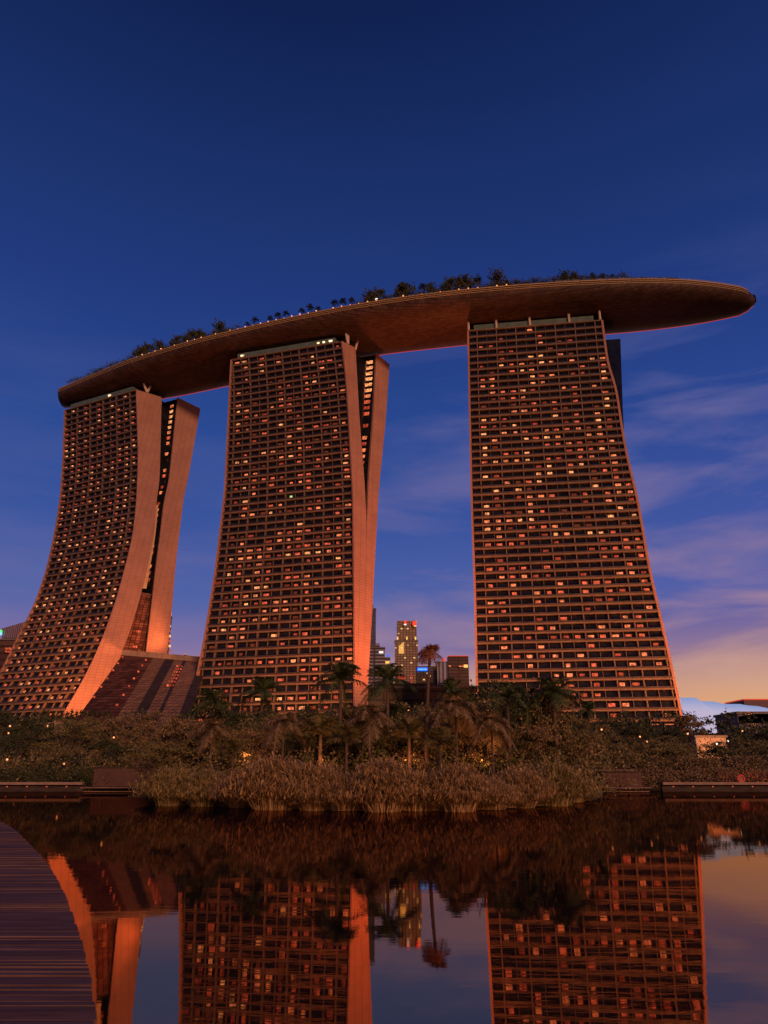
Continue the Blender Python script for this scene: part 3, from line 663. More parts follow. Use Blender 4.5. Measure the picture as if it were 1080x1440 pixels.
addp(e, 'corner_light', 238, 240.5, 860, 867, 899, yel)
for i in range(8): addp(e, 'corner_light', 237.6, 239.6, 872 + 7 * i, 875 + 7 * i, 899, yel if i % 2 else EM[2])
# bright sky remnant built as a pale dome and dark flat roofs low on the right
dome = mat('pale_sky_patch', (.55, .68, .85), .55, noise=.05, nscale=.9, emit=(.32, .46, .76), estr=.6)  # leftover bright sky shaped as a roof; its glow is added
Yd = 420; outl = [(940, 981), (978, 981), (986, 986), (1005, 986.5), (1018, 990), (1040, 990), (1052, 992), (1066, 993), (1085, 997), (1110, 1000)]
e = empty('sky_patch_dome', (180, Yd, 12)); tag(e, 'pale blue sky remnant built as a glowing curved roof low on the horizon right of the right tower', 'hall'); L0 = np.array(e.location)
top = [aty(x, y, Yd + 25) - L0 for x, y in outl]; bot = [np.array([p[0] * .98 - 1, 0, 0]) for p in top]; mid = [np.array([p[0], 4, p[2] * .7]) for p in top]
mb = MB(); rows = [bot, mid, top, [np.array([p[0], 50, 0]) for p in top]]; k_ = len(outl)
mb.add([q for r in rows for q in r], [(j * k_ + i, j * k_ + i + 1, (j + 1) * k_ + i + 1, (j + 1) * k_ + i) for j in range(3) for i in range(k_ - 1)])
mb.build('curved_sky_patch', dome, e, True)
mb = MB(); mb.box((30, 20, 2), (60, 19, 2)); mb.build('base_wall', M['darkface'], e)
e, hw, H = bld('exhibition_block', 1037, 1130, 1004, 330, mat('slate', (.10, .11, .13), .6, noise=.2), 'low dark slate-coloured flat roofed block at the right edge')
mb = MB(); a = aty(1037, 1008, 330) - np.array(e.location); b = aty(1064, 1003, 330) - np.array(e.location); c = aty(1130, 1003, 330) - np.array(e.location); mb.loft([[a, b, c, c * [1, 1, .8], a * [1, 1, .9]], [p + [0, 20, 0] for p in (a, b, c, c * [1, 1, .8], a * [1, 1, .9])]]); mb.build('sloped_eave', M['plain'], e)
e, hw, H = bld('distant_block', 1046, 1120, 984.5, 700, mat('mauve', (.16, .12, .13), .7, noise=.2), 'flat topped mauve block rising behind the pale blue sky patch at right', roofmt=redtrim)
# terrace wall with a round opening (far left) and lit wall among right trees
def litwall(x0, x1, y0, y1, Y, label, mt):
    a = aty(x0, y0, Y); b = aty(x1, y1, Y); e = empty('terrace_wall', ((a[0] + b[0]) / 2, Y, b[2] - 2)); tag(e, label, 'wall'); hw = (b[0] - a[0]) / 2; H = a[2] - b[2] + 2
    mb = MB(); mb.box((0, 1, H / 2), (hw, 1, H / 2)); mb.build('wall_body', mt, e); mb = MB(); mb.box((0, 1, H + .2), (hw + .3, 1.3, .2)); mb.build('coping', M['conc'], e); return e
stone = mat('sandstone', (.5, .38, .28), .8, noise=.2, nscale=.4)
litwall(52, 130, 1011, 1048, 205, 'sandstone terrace wall under a row of small conifers at the foot of the left tower', stone)
w2_ = litwall(978, 1024, 1037, 1062, 158, 'brightly lit orange wall glimpsed through the trees on the right', stone)

# ------------------------------------------------------------------ vegetation
LM = {'dark': leafmat('leaf_dark', (.03, .046, .022), (.095, .12, .05)), 'mid': leafmat('leaf_mid', (.085, .10, .04), (.27, .23, .095)), 'red': leafmat('leaf_bronze', (.12, .105, .055), (.32, .24, .12)),
      'palm': leafmat('palm_leaf', (.04, .07, .03), (.12, .17, .06)), 'reed': leafmat('reed_blade', (.14, .11, .055), (.58, .42, .20)), 'lime': leafmat('leaf_lime', (.08, .12, .03), (.2, .24, .06)), 'pink': leafmat('leaf_rose', (.22, .09, .05), (.5, .24, .13))}
bark = mat('bark', (.11, .08, .06), .9, noise=.4, nscale=2)
def leaves(mb, cen, sig, count, size, up=.3):
    p = cen + rng.normal(size=(count, 3)) * sig
    d = rng.normal(size=(count, 3)); d[:, 2] -= up; d /= np.linalg.norm(d, axis=1)[:, None]
    e = np.cross(d, rng.normal(size=(count, 3))); e /= np.linalg.norm(e, axis=1)[:, None]
    s = size * (.6 + .8 * rng.random((count, 1)))
    V = np.stack([p, p + d * s * .5 + e * s * .3, p + d * s, p + d * s * .5 - e * s * .3], 1).reshape(-1, 3)
    n0 = mb.n; mb.v.append(V); mb.f += [(n0 + 4 * i, n0 + 4 * i + 1, n0 + 4 * i + 2, n0 + 4 * i + 3) for i in range(count)]; mb.m += [0] * count; mb.n += 4 * count
def tree_meshes(seed, h=10., spread=4., leaf=.30, nl=6200, kind='round'):
    r = random.Random(seed); tr = MB(); cr_ = MB(); ht = h * .35
    tr.tube([(0, 0, -1), (.1, 0, ht * .6), (r.uniform(-.3, .3), r.uniform(-.3, .3), ht * 1.3)], [.3, .22, .15], 8)
    nb = 18 if kind != 'cone' else 12
    for k in range(nb):
        if kind == 'cone': z = h * (.15 + .8 * k / nb); rad = spread * .5 * (1 - k / nb); a = k * 2.4; c = np.array([rad * math.cos(a), rad * math.sin(a), z]); sg = .28 * spread * (1 - .75 * k / nb)
        else:
            a = r.uniform(0, 6.28); q = r.random() ** .5; zf = r.random(); rad = spread * q * math.sqrt(max(.05, 1 - (zf * 1.5 - .55) ** 2))
            c = np.array([rad * math.cos(a), rad * math.sin(a), h * (.33 + .62 * zf)]); sg = spread * r.uniform(.13, .22)
            tr.tube([(0, 0, ht * .8), tuple(c * [.5, .5, 0] + [0, 0, (ht + c[2]) / 2 * .9]), tuple(c)], [.11, .07, .03], 5)
        cnt = nl // nb
        # clumped: umbrella of sub clusters
        for _ in range(5):
            cc_ = c + np.array([r.gauss(0, sg), r.gauss(0, sg), r.gauss(0, sg * .6)])
            leaves(cr_, cc_, np.array([sg * .5, sg * .5, sg * .26]), cnt // 5, leaf)
    return tr, cr_
TMESH = {}
for nm, lm, arg in (('a', 'dark', dict(seed=1)), ('b', 'mid', dict(seed=2, spread=4.6)), ('c', 'red', dict(seed=3, spread=3.6)), ('d', 'dark', dict(seed=4, spread=5.2)), ('e', 'mid', dict(seed=5, spread=5)), ('cone', 'dark', dict(seed=6, h=10, spread=3.2, kind='cone', nl=1500, leaf=.5)), ('deck', 'dark', dict(seed=8, h=10, spread=5.6, nl=900, leaf=1.1)), ('f', 'red', dict(seed=9, spread=5)), ('lime', 'lime', dict(seed=11, spread=4, nl=2500))):
    a, b = tree_meshes(**arg); TMESH[nm] = (a.mesh('trunk', bark), b.mesh('crown', LM[lm]))
def palm_meshes(seed, nf=22, droop=1.0, L=3.6, h=9., stiff=False, lm='palm', fw=.5, bend=0):
    r = random.Random(seed); tr = MB(); fr = MB(); top = np.array([bend, 0, h])
    tr.tube([(0, 0, -1), (bend * .1, 0, h * .4), (bend * .5, 0, h * .75), tuple(top)], [.24, .17, .14, .13], 8)
    for k in range(nf):
        a = k * 2.399 + r.uniform(-.2, .2); el = R_(r.uniform(-15, 80)) if not stiff else R_(r.uniform(10, 85)); d = np.array([math.cos(a), math.sin(a), 0]); side = np.array([-math.sin(a), math.cos(a), 0])
        n = 20; P_ = []
        for i in range(n + 1):
            s = i / n; P_.append(top + d * L * s * math.cos(el) * (1 - .15 * s) + np.array([0, 0, L * (s * math.sin(el) - droop * .55 * s * s)]))
        for i in range(n):
            m = P_[i]; s = i / n; wl = fw * L * .34 * (math.sin(math.pi * min(1, s * .9 + .12))) + .08
            ax = unit(P_[i + 1] - P_[i])
            for sg in (-1, 1):
                for q in (0, .5):
                    b0 = m + (P_[i + 1] - m) * q; t_ = b0 + side * sg * wl * r.uniform(.75, 1.1) + ax * wl * r.uniform(.4, .8) + np.array([0, 0, -wl * r.uniform(.1, .75)])
                    fr.add([b0, b0 + ax * .07 * L / 3, t_ + ax * .01, t_ - ax * .01], [(0, 1, 2, 3)])
            fr.add([P_[i] + side * .03, P_[i + 1] + side * .03, P_[i + 1] - side * .03, P_[i] - side * .03], [(0, 1, 2, 3)])
    return tr.mesh('trunk', bark), fr.mesh('fronds', LM[lm])
PM = {'p1': palm_meshes(21), 'p2': palm_meshes(22, 26, .9, 3.2, 9, lm='palm'), 'p3': palm_meshes(23, 30, 1.3, 4.2, 8, fw=.7, lm='red'), 'pm': palm_meshes(24, 24, .7, 2.6, 5, True, lm='mid', fw=.8),
      'tall': palm_meshes(25, 34, 1.1, 1.55, 12, lm='pink', fw=1.1, bend=.5), 'small': palm_meshes(26, 16, .8, 4.5, 10, lm='dark', fw=.9)}
def place(meshes, name, pn, x, ytop, Y, h0, zb, label, cat, group, rz=None, wscale=1.0):
    p = aty(x, ytop, Y); H = max(1.0, p[2] - zb); s = H / h0
    e = empty(name, (p[0], Y, zb)); e.rotation_euler = (0, 0, rz if rz is not None else random.uniform(0, 6.28)); e.scale = (s * wscale, s * wscale, s); tag(e, label, cat, group)
    for nm, me in zip(pn, meshes): o = bpy.data.objects.new(nm, me); link(o, e)
    return e
def words(x):
    marks = [(20, 'the left picture edge'), (110, "the left tower's end wall"), (220, 'the striped glass hall'), (320, "the middle tower's left foot"), (420, "the middle tower's facade"), (505, "the middle tower's end wall"), (572, 'the tan office tower'), (645, 'the brown office block'), (720, "the right tower's left half"), (830, "the right tower's right half"), (935, "the right tower's right corner"), (1005, 'the pale blue sky patch'), (1065, 'the right picture edge')]
    return min(marks, key=lambda m: abs(m[0] - x))[1]
size_w = {'a': 'dark green rounded tree', 'b': 'olive rounded tree', 'c': 'narrow bronze-tinted tree', 'd': 'broad dark green tree', 'e': 'broad olive tree', 'f': 'broad bronze-tinted tree', 'lime': 'lime green leafy tree', 'cone': 'pointed dark conifer'}
row_w = {0: 'at the back', 1: 'midway', 2: 'by the water'}
TREES = [('b', 480, 982, 140, 0), ('e', 560, 1008, 118, 1), ('b', 650, 1006, 112, 1), ('e', 606, 990, 150, 0), ('a', 712, 990, 112, 1), ('b', 322, 1012, 125, 1), ('e', 375, 1014, 118, 1), ('d', 470, 1010, 118, 1), ('e', 760, 998, 112, 1), ('b', 265, 1030, 118, 1), ('a', 545, 1022, 108, 2), ('b', 625, 1030, 106, 2), ('d', 700, 1034, 106, 2), ('e', 800, 1028, 110, 2), ('a', 160, 1040, 114, 1), ('b', 235, 1044, 112, 1), ('a', 1020, 1050, 130, 1), ('b', 925, 1030, 135, 1), ('e', 870, 1058, 114, 2),
  # kind, x, ytop, Y, row
 ('d', 2, 1004, 150, 0), ('a', 42, 1010, 135, 0), ('d', 26, 1032, 122, 2), ('b', 66, 1040, 124, 2), ('e', 104, 1012, 135, 1), ('b', 138, 1001, 145, 0), ('a', 92, 1062, 112, 2), ('f', 172, 1006, 132, 1), ('f', 214, 1000, 140, 0), ('c', 250, 1002, 126, 1), ('b', 200, 1036, 116, 2),
 ('a', 294, 984, 150, 0), ('f', 276, 1012, 122, 2), ('a', 338, 1000, 135, 1), ('d', 372, 1000, 150, 0), ('b', 398, 996, 128, 1), ('e', 452, 994, 140, 1), ('f', 348, 1026, 110, 2), ('d', 432, 1022, 108, 2), ('c', 500, 985, 135, 0), ('b', 535, 975, 150, 0), ('d', 510, 1018, 112, 2),
 ('a', 566, 988, 130, 1), ('f', 592, 1002, 108, 2), ('b', 624, 978, 140, 0), ('e', 664, 988, 125, 1), ('d', 700, 968, 150, 0), ('c', 678, 1012, 106, 2), ('f', 735, 976, 118, 1), ('f', 772, 964, 120, 0), ('f', 748, 1018, 104, 2), ('a', 790, 1010, 118, 2),
 ('b', 818, 1002, 140, 1), ('d', 850, 1014, 150, 0), ('e', 850, 1030, 122, 2), ('a', 888, 1020, 145, 1), ('b', 905, 1036, 118, 2), ('d', 938, 1026, 150, 0), ('c', 967, 1001, 165, 0), ('e', 952, 1046, 118, 2), ('b', 1003, 1040, 150, 1), ('f', 996, 1064, 113, 2), ('b', 1038, 1034, 150, 1), ('d', 1070, 1028, 140, 0), ('f', 1052, 1062, 115, 2), ('e', 1082, 1040, 120, 2)]
seen = {}
def uniq(lab, x):
    if lab not in seen: seen[lab] = 1; return lab
    for extra in (', further right', ', lower', ', half hidden'):
        if lab + extra not in seen: seen[lab + extra] = 1; return lab + extra
    return lab
for k, x, yt, Y, row in TREES:
    if 230 < x < 810: Y = 88 + (Y - 104) * .42
    zb = terrain(0, Y) if Y > 108 or abs(x - 520) > 330 else .4
    h0 = 10.2; w_sc = 1.0
    p = aty(x, yt, Y); H = p[2] - zb; w_sc = max(.8, 7.5 / H) if row == 2 else max(1.0, 8.5 / H)
    place(TMESH[k], 'broadleaf_tree', ('trunk', 'crown'), x, yt, Y, h0, zb, uniq(size_w[k] + ' ' + row_w[row] + ' below ' + words(x), x), 'tree', 'trees on the bank', wscale=min(1.7, w_sc))
PALMS = [('p1', 480, 930, 120, 1.0, 'dark feathery palm against the lower right of the middle tower facade'), ('p2', 545, 934, 118, 1.0, 'dark palm against the stepped white building'), ('p2', 370, 952, 150, .95, 'dark bushy palm against the middle of the middle tower facade'),
 ('p2', 300, 968, 150, 1, "dark palm at the middle tower's left corner"), ('p3', 400, 1000, 100, 1, 'bronze drooping palm left of centre behind the reeds'), ('p3', 520, 990, 98, 1, 'bronze drooping palm behind the centre of the reeds'), ('pm', 452, 996, 104, 1.2, 'fan-leaved palm just left of centre behind the reeds'), ('pm', 575, 1000, 104, 1.1, 'fan-leaved palm below the tan office tower'),
 ('p3', 640, 975, 100, 1, 'bronze drooping palm below the brown office block'), ('p1', 636, 954, 150, .8, 'small dark palm crown in front of the brown office block'), ('p1', 712, 958, 105, 1, 'dark palm before the left half of the right tower'), ('p2', 776, 952, 112, 1.2, 'tall dense dark palm before the middle of the right tower'), ('p1', 740, 966, 118, 1, 'half hidden palm left of the tall dense dark palm'),
 ('p2', 826, 986, 140, .9, 'small dark palm on the lowest floors of the right tower'), ('pm', 488, 1008, 96, 1, 'short fan-leaved palm in the centre of the bank'), ('p3', 300, 1010, 110, 1, 'bronze drooping palm behind the left part of the reeds'), ('pm', 330, 1030, 98, 1, 'short fan palm above the left part of the reeds'), ('p3', 690, 1000, 97, 1, 'bronze palm behind the right part of the reeds'), ('pm', 618, 1012, 95, 1, 'short fan palm above the right of centre reeds')]
h0s = {'p1': 10.6, 'p2': 10.4, 'p3': 9.6, 'pm': 7.2, 'tall': 13.2, 'small': 12}
for k, x, yt, Y, ws, lab in PALMS:
    if 230 < x < 810: Y = 82 + (Y - 95) * .45
    place(PM[k], 'palm_tree', ('trunk', 'fronds'), x, yt, Y, h0s[k], terrain(0, Y) if Y > 112 else .4, lab, 'palm', 'palms on the bank', wscale=ws)
place(PM['tall'], 'palm_tree', ('trunk', 'fronds'), 597, 902, 86, 13.0, .4, 'tall lone slender palm with a reddish round crown beside the tan office tower', 'palm', 'palms on the bank', rz=0)
# row of small conifers on the terrace wall
for i in range(15):
    x = 62 + 6.6 * i; place(TMESH['cone'], 'small_conifer', ('trunk', 'crown'), x, 998 + random.uniform(-2, 3), 204, 10, aty(x, 1013, 204)[2], 'small pointed conifer in the row along the sandstone terrace wall', 'conifer', 'conifers along the terrace wall', wscale=1.0)
# undergrowth: one mass of low planting behind the waterline
def undergrowth(name, label, spans, lm, cnt, size, sg):
    mb = MB()
    for (x0, x1, y0, y1, hmax) in spans:
        for _ in range(cnt):
            x = random.uniform(x0, x1); y = random.uniform(y0, y1); z = (terrain(x, y) if (abs(x - 3) > 30 or y > 112) else .4) + random.random() ** 1.3 * hmax
            leaves(mb, np.array([x, y, z]), np.array([sg, sg, sg * .6]), 26, size)
    o = mb.build(name, LM[lm]); tag(o, label, 'undergrowth', kind='stuff'); return o
undergrowth('undergrowth', 'dense low green planting filling the bank under the trees', [(-20, 23, 82, 92, 3.9), (-75, -25, 106, 118, 3.2), (-28, 32, 94, 112, 4.5), (-95, -30, 120, 150, 5), (28, 90, 118, 150, 4.5)], 'mid', 420, .32, .8)
undergrowth('shrub_border', 'bronze leaved shrub border just above the right quay wall', [(34, 88, 105, 110, 1.9), (34, 88, 109, 116, 3.4)], 'red', 380, .26, .6)
undergrowth('flower_border', 'rose coloured low leaves spilling over the right quay wall', [(45, 56, 104.2, 106.5, 1.3)], 'pink', 70, .22, .4)
undergrowth('bank_shrubs', 'dark low shrubs just above the left quay wall', [(-60, -37, 105, 109, 1.7)], 'dark', 300, .26, .6)
undergrowth('distant_woodland', 'far dark woodland mass on the slopes below the towers', [(-200, 170, 165, 215, 5.5)], 'dark', 1500, .8, .8)
# reed clumps
LM['reedg'] = leafmat('reed_blade_green', (.12, .12, .05), (.48, .40, .17))
def reed_mesh(seed, n=900, h=3.3, rad=1.5, lm='reed'):
    r = np.random.default_rng(seed); mb = MB()
    for i in range(n):
        a = r.random() * 6.283; q = r.random() ** .6; base = np.array([q * rad * .8 * math.cos(a), q * rad * .8 * math.sin(a), -.1])
        H = h * math.sqrt(max(.1, 1 - .82 * q * q)) * (r.uniform(.62, 1.0) if r.random() > .12 else r.uniform(.9, 1.14)); out = np.array([math.cos(a + r.normal(0, .4)), math.sin(a + r.normal(0, .4)), 0]); ln = (.06 + .62 * q ** 1.5) * h * r.uniform(.6, 1.25)
        s = unit([-out[1] + r.normal(0, .3), out[0] + r.normal(0, .3), 0]); w = r.uniform(.016, .032)
        P_ = [base + out * ln * t_ ** 2 + np.array([0, 0, H * (t_ - .16 * t_ ** 3)]) for t_ in (0, .4, .75, 1)]
        mb.add([P_[0] - s * w, P_[0] + s * w, P_[1] + s * w, P_[1] - s * w, P_[2] + s * w * .8, P_[2] - s * w * .8, P_[3]], [(0, 1, 2, 3), (3, 2, 4, 5), (5, 4, 6)])
        for k in range(8):
            t_ = r.uniform(.45, 1.0); c = base + out * ln * t_ ** 2 + np.array([0, 0, H * (t_ - .16 * t_ ** 3)])
            th_ = r.random() * 6.283; o2 = np.array([math.cos(th_), math.sin(th_), 0]) * .8 + out * .7; L_ = r.uniform(.35, .85); s2 = unit([-o2[1], o2[0], r.normal(0, .3)]) * r.uniform(.02, .04)
            m_ = c + o2 * L_ * .42 + np.array([0, 0, L_ * .5]); e_ = c + o2 * L_ * .95 + np.array([0, 0, L_ * r.uniform(-.15, .7)])
            mb.add([c - s2, c + s2, m_ + s2, m_ - s2, e_], [(0, 1, 2, 3), (3, 2, 4)])
    return mb.mesh('blades', LM[lm])
RM = [reed_mesh(31), reed_mesh(32, 1000, 3.3, 1.75), reed_mesh(33, 850, 3.3, 1.6, 'reedg'), reed_mesh(34, 950, 3.3, 1.8, 'reedg')]
reed_ids = [(240, 1070, 1131), (290, 1074, 1132), (338, 1080, 1134), (386, 1052, 1136), (444, 1064, 1137), (484, 1084, 1138), (538, 1056, 1139), (584, 1078, 1138), (646, 1066, 1139), (692, 1088, 1137), (732, 1072, 1134), (778, 1062, 1131), (808, 1088, 1127),
            (264, 1106, 1130), (314, 1108, 1132), (362, 1106, 1134), (414, 1104, 1136), (464, 1104, 1137), (510, 1112, 1137), (562, 1102, 1138), (614, 1106, 1138), (670, 1108, 1137), (712, 1108, 1135), (756, 1104, 1132), (222, 1104, 1127), (822, 1108, 1125),
            (262, 1092, 1120), (415, 1084, 1121), (560, 1086, 1122), (668, 1090, 1122), (755, 1086, 1121)]
land = [(240, 'left end'), (350, 'left third'), (460, 'left of centre'), (540, 'centre'), (640, 'right of centre'), (740, 'right third'), (815, 'right end')]
for i, (x, yt, yb) in enumerate(reed_ids):
    b = atz(x, yb, .1); p = aty(x, yt, b[1]); s = (p[2] - .1) / 3.3
    w_ = min(land, key=lambda m: abs(m[0] - x))[1]; fr_ = 'tall' if i < 13 else 'low front' if i < 26 else 'rear'
    cols = ['feathery', 'bushy', 'arching', 'thin tipped', 'spreading']
    lab = '%s reed clump, %s row, %s of the reed bank' % (cols[i % 5], fr_, w_)
    e = empty('reed_clump', (b[0], b[1], .1)); k9 = .92 if i < 13 else 1.5; e.scale = (s * k9, s * k9, s); e.rotation_euler = (0, 0, random.uniform(0, 6)); tag(e, uniq(lab, x), 'reeds', 'reed clumps along the waterline')
    link(bpy.data.objects.new('blades', RM[i % 2 + (2 if (x < 330 or x > 740) else 0)]), e)

# ------------------------------------------------------------------ roof-deck planting and lamps
def deckpoint(x, inset=3.0):
    k = min(range(NS), key=lambda i: abs(proj((nn_[i][0], nn_[i][1], ZT))[0] - x)); d = unit(ff_[k] - nn_[k]); d[2] = 0; return np.array([nn_[k][0], nn_[k][1], ZT + .3]) + d * inset
DT = [(187, 482, 'deck', 'leftmost bushy tree of the roof garden cluster over the left tower'), (200, 477, 'deck', 'second bushy tree of the roof garden cluster over the left tower'), (214, 474, 'deck', 'third and tallest bushy tree over the left tower'), (242, 467, 'deck', 'bushy roof tree just left of the gap between left and middle towers'), (258, 460, 'deck', 'spiky roof tree beside the largest round one, left'), (270, 458, 'deck', 'small roof tree touching the largest round one, left'), (299, 447, 'deck', 'largest round roof tree, between left and middle towers'),
      (513, 406, 'deck', 'wide roof tree right above the fork of the middle tower'), (528, 403, 'deck', 'taller roof tree next to the wide one above the middle tower'), (562, 396, 'deck', 'roof tree just right of the middle tower'), (571, 395, 'deck', 'small twin roof tree right of the middle tower'), (590, 393, 'small', 'roof palm midway between middle and right towers'), (607, 396, 'deck', 'low round roof tree midway between middle and right towers'), (634, 388, 'deck', 'roof tree at the left of the cluster before the right tower'), (645, 386, 'deck', 'roof tree in the middle of the cluster before the right tower'), (660, 384, 'deck', 'roof tree over the left edge of the right tower'), (672, 383, 'small', 'roof palm over the left edge of the right tower'), (705, 378, 'deck', 'lone mushroom-shaped roof tree over the right tower'),
      (800, 380, 'deck', 'dark roof tree over the right half of the right tower'), (815, 381, 'deck', 'second dark roof tree over the right half of the right tower'), (834, 380, 'small', 'roof palm over the right corner of the right tower'), (848, 381, 'small', 'roof palm just past the right corner of the right tower'), (862, 382, 'small', 'last roof palm before the overhanging tip')]
for x, yt, k, lab in DT:
    p = deckpoint(x, 4); y1 = proj(p)[1]; H = max(1.6, (y1 - yt) / 2.85 * .85); e = empty('roof_palm' if k == 'small' else 'roof_tree', tuple(p)); s = H / (12. if k == 'small' else 10.); e.scale = (s * .8, s * .8, s); e.rotation_euler = (0, 0, random.uniform(0, 6))
    tag(e, lab, 'palm' if k == 'small' else 'tree', 'planting on the roof deck')
    for nm, me in zip(('trunk', 'fronds' if k == 'small' else 'crown'), PM['small'] if k == 'small' else TMESH['deck']): link(bpy.data.objects.new(nm, me), e)
for i, x in enumerate([128, 140, 153, 340, 356, 372, 387, 402, 418, 433, 448, 463, 478, 490]):
    p = deckpoint(x, 3); s = random.uniform(.42, .62) if x > 300 else .36; e = empty('roof_palm', tuple(p)); e.scale = (s,) * 3; e.rotation_euler = (0, 0, random.uniform(0, 6))
    tag(e, 'small palm in the even row along the roof deck %s' % ('over the middle tower' if x > 300 else 'at its left tip'), 'palm', 'row of small palms on the roof deck %s' % ('over the middle tower' if x > 300 else 'at its left tip'))
    for nm, me in zip(('trunk', 'fronds'), PM['small']): link(bpy.data.objects.new(nm, me), e)
# hedge on roof
mb = MB()
for x in list(np.arange(95, 180, 3.5)) + list(np.arange(180, 334, 3.2)) + list(np.arange(500, 715, 3.4)) + list(np.arange(715, 950, 2.6)):
    p = deckpoint(x, random.uniform(.6, 1.6)); leaves(mb, p + [0, 0, (2.0 + .8 * math.sin(x * .21)) if x < 880 else .7], np.array([1.4, .6, .7 if x < 880 else .22]), 70, .55)
o = mb.build('roof_hedge', LM['dark']); tag(o, 'ragged dark hedge running along the edge of the roof deck', 'hedge', kind='stuff')
lm_ = MB(); lm_.tube([(0, 0, 0), (0, 0, 1.0)], [.06, .05], 6); lpost = lm_.mesh('post', M['steel'])
def ball(r, mt, nm='globe'):
    m_ = MB(); rg = []
    for j in range(1, 6):
        t_ = math.pi * j / 6; rg.append([(r * math.sin(t_) * math.cos(a), r * math.sin(t_) * math.sin(a), 1.0 + r + r * math.cos(t_)) for a in np.linspace(0, 6.283, 9)[:-1]])
    m_.loft(rg); return m_.mesh(nm, mt)
lampw = mat('lamp_warm', (.8, .5, .3), .5, emit=(1, .34, .12), estr=1.7); lamph = mat('lamp_white', (.9, .9, .9), .5, emit=(1, .85, .7), estr=2)
g1 = ball(.38, lampw); g2 = ball(.5, lamph)
def lamp(p, sc, g, label, group, name='garden_lamp'):
    e = empty(name, tuple(p)); e.scale = (sc,) * 3; tag(e, label, 'lamp', group); link(bpy.data.objects.new('post', lpost), e); link(bpy.data.objects.new('globe', g), e); return e
for x in [184, 192, 197, 206, 213, 222, 240, 247, 262, 272, 283, 292, 307, 318] + list(range(333, 505, 6)) + [508, 516, 523, 560, 567, 588, 594, 622, 632, 640, 648, 664, 672, 703, 708]:
    p = deckpoint(x + random.uniform(-1, 1), random.uniform(.3, 1.2)); lamp(p + [0, 0, .1], .75, g1, 'small warm globe lamp along the near rail of the roof deck', 'small lamps along the roof deck rail')
p = deckpoint(532, 1); lamp(p, 1.2, g2, 'brightest white lamp on the roof deck, above the fork of the middle tower', None)
# lamps in the gardens: globe on post
GL = [(800, 1041, 128, 1.0, 'bright lamp among the trees under the right tower, beside the fan palm'), (967, 1032, 150, .7, "lamp near the right tower's right corner among trees"), (14, 1021, 128, .6, 'upper of two small lamps among trees at the left edge'), (12, 1031, 126, .5, 'lower of two small lamps among trees at the left edge'), (67, 1021, 135, .7, 'lamp by the sandstone wall at left'), (575, 1000, 120, .9, 'lamp glowing in the trees below the tan office tower'), (1008, 1046, 140, .6, 'left of two white lamps before the lit orange wall'), (1024, 1042, 140, .6, 'right of two white lamps before the lit orange wall'), (560, 1002, 118, .6, 'small lamp just left of the one below the tan office tower'), (10, 1068, 110, .6, 'low lamp near the bank at the left edge'), (374, 1017, 120, .45, 'tiny lamp in the trees below the middle tower'), (900, 1036, 116, .5, 'small lamp in the trees under the right tower facade')]
GL += [(846, 1026, 128, .6, 'lamp between trees under the middle of the right tower'), (910, 1043, 118, .5, 'lamp low in the trees under the right part of the right tower'), (1044, 1028, 140, .5, 'lamp above the lit orange wall, toward the right edge'), (1066, 1100, 103, .35, 'tiny lamp on the right quay near the picture edge'), (655, 1003, 100, .6, 'lamp among the palms below the brown office block'), (716, 1010, 100, .5, 'lamp among the palms below the left half of the right tower'), (90, 1074, 108, .5, 'lamp low on the bank left of the brown wall block'), (160, 1037, 112, .5, 'lamp in the trees below the foot of the left tower'), (466, 1018, 98, .5, 'lamp in the trees below the middle tower end wall')]
for x, y, Y, sc, lab in GL:
    Y = Y + 3; p = aty(x, y, Y); zb = terrain(0, Y) if Y > 107 or abs(x - 520) > 320 else .4; zb = min(zb, p[2] - .5); e = empty('garden_lamp', (p[0], Y, zb)); tag(e, lab, 'lamp', 'garden lamps on the bank')
    m_ = MB(); m_.tube([(0, 0, 0), (0, 0, p[2] - zb - .2 * sc)], [.04, .03], 6); m_.build('post', M['darkface'], e)
    m_ = MB(); rg = []; r_ = .2 * sc + .04
    for j in range(1, 6):
        t_ = math.pi * j / 6; rg.append([(r_ * math.sin(t_) * math.cos(a), r_ * math.sin(t_) * math.sin(a), p[2] - zb + r_ * math.cos(t_)) for a in np.linspace(0, 6.283, 9)[:-1]])
    m_.loft(rg); m_.build('globe', lampw if 'white' not in lab else lamph, e)
wl = bpy.data.lights.new('wall_wash', 'SPOT'); wl.energy = 1800; wl.color = (1, .36, .14); wl.spot_size = R_(120); wl.shadow_soft_size = .3
wo = bpy.data.objects.new('wall_wash', wl); link(wo, w2_); wo.location = (0, -5, 1.5); wo.rotation_euler = (R_(85), 0, 0)
# round life-buoy sign on the right bank
p = aty(1042, 1095, 103.2); e = empty('round_sign', (p[0], 103.2, 1.15)); tag(e, 'small round red ringed sign on a short post above the right quay wall', 'sign')
m_ = MB(); m_.tube([(0, 0, 0), (0, 0, p[2] - 1.15)], [.05, .05], 6); m_.build('post', M['steel'], e)
m_ = MB(); rg = []
for k in range(25):
    a = 2 * math.pi * k / 24; c = np.array([math.cos(a) * .42, -.06, math.sin(a) * .42 + p[2] - 1.15]); d = np.array([math.cos(a), 0, math.sin(a)]); rg.append([c + d * .1, c + np.array([0, -.08, 0]), c - d * .1, c + np.array([0, .08, 0])])
m_.loft(rg, cap=False); m_.build('ring', mat('red_ring', (.7, .12, .1), .5), e)
m_ = MB(); m_.tube([(0, .0, p[2] - 1.15), (0, .04, p[2] - 1.15)], [.34, .34], 20); m_.build('board', mat('board', (.25, .12, .1), .6), e)

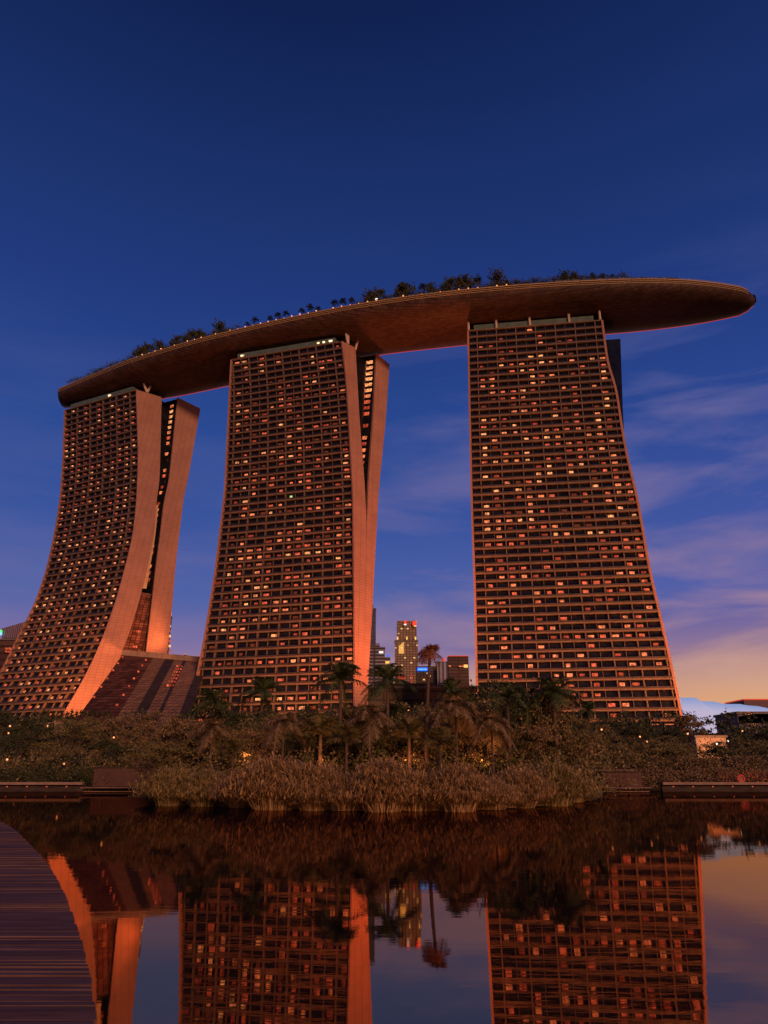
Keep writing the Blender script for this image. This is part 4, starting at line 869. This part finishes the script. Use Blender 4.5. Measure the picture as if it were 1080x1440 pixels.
# ------------------------------------------------------------------ added flood lights, fixtures included, that wash the end walls, the facades and the hull
def flood(loc, target, W_, col, ang, label, soft=2.0, blend=.6):  # fill light put in for its effect; housing and lens are made up
    e = empty('added_flood', tuple(loc)); tag(e, label, 'flood lamp')
    m_ = MB(); m_.box((0, 0, .3), (.5, .4, .3)); m_.build('housing', M['darkface'], e); m_ = MB(); m_.box((0, 0, .66), (.42, .32, .05)); m_.build('lens', lampw, e)
    l = bpy.data.lights.new('flood_beam', 'SPOT'); l.energy = W_; l.color = col; l.spot_size = R_(ang); l.spot_blend = blend; l.shadow_soft_size = soft
    o = bpy.data.objects.new('flood_beam', l); link(o, e); o.location = (0, 0, 3.0); d = Vector(target) - Vector(loc) - Vector((0, 0, 3)); o.rotation_euler = d.to_track_quat('-Z', 'Y').to_euler()
OR = (1, .24, .065); OR2 = (1, .18, .055)
g = [tg['pl'][tg['zs'][0]] for tg in tower_geo]
flood(tuple(TLp + (TRp - TLp) * .72 + np.array([0, 2, 2.1])), (g[0]['R'][0] + 6, g[0]['R'][1] + 14, 74), 4e4, OR, 100, 'added flood light on the glass hall roof aimed at the end wall of the left tower')
flood((g[1]['R'][0] + 34, g[1]['R'][1] - 12, 16), (g[1]['R'][0] + 2, g[1]['R'][1] + 8, 90), 2.2e5, OR2, 100, 'added flood light aimed at the end wall of the middle tower')
flood((g[2]['R'][0] + 30, g[2]['R'][1] - 40, 16), (g[2]['R'][0] - 30, g[2]['R'][1] + 10, 60), 3.0e5, OR, 84, 'added flood light at the right corner of the right tower')
flood((g[2]['L'][0] - 14, g[2]['L'][1] - 55, 16), (g[2]['L'][0] + 25, g[2]['L'][1], 50), 1.8e5, OR, 84, 'added flood light before the left half of the right tower')
flood((g[1]['L'][0] + 40, g[1]['L'][1] - 60, 16), (g[1]['L'][0] + 30, g[1]['L'][1], 50), 1.8e5, OR, 84, 'added flood light before the middle tower')
flood((g[0]['L'][0] + 50, g[0]['L'][1] - 60, 16), (g[0]['L'][0] + 40, g[0]['L'][1], 50), 8e4, OR, 84, 'added flood light before the left tower')
flood((g[0]['R'][0] + 46, g[0]['R'][1] - 62, 15), (g[0]['R'][0] + 8, g[0]['R'][1] + 4, 52), 4.0e5, OR, 50, 'added flood light well in front of the glass hall')
for px_, lab in ((452, 'added uplight under the fan palm just left of centre'), (575, 'added uplight under the palms below the tan office tower'), (680, 'added uplight under the palms below the brown office block'), (345, 'added uplight under the palms at the left third of the bank')):
    q_ = aty(px_, 1080, 84); flood((q_[0], 84, .5), (q_[0] + 1, 92, 8), 420, (1, .30, .11), 130, lab, .3)  # uplights added to warm the palms from below
# added behind the row to wash the hull between the towers
flood((30, 345, 38), (8, 296, 198), 4.5e5, OR2, 60, 'added flood light on the podium roof aimed up at the hull above', 4)
flood((160, 330, 10), (135, 285, 198), 6e5, OR2, 60, 'added flood light behind the right tower aimed up at the hull tip', 4)
flood((-75, 390, 38), (-70, 330, 198), 5e4, OR2, 55, 'added flood light behind the glass hall aimed up at the hull', 4)
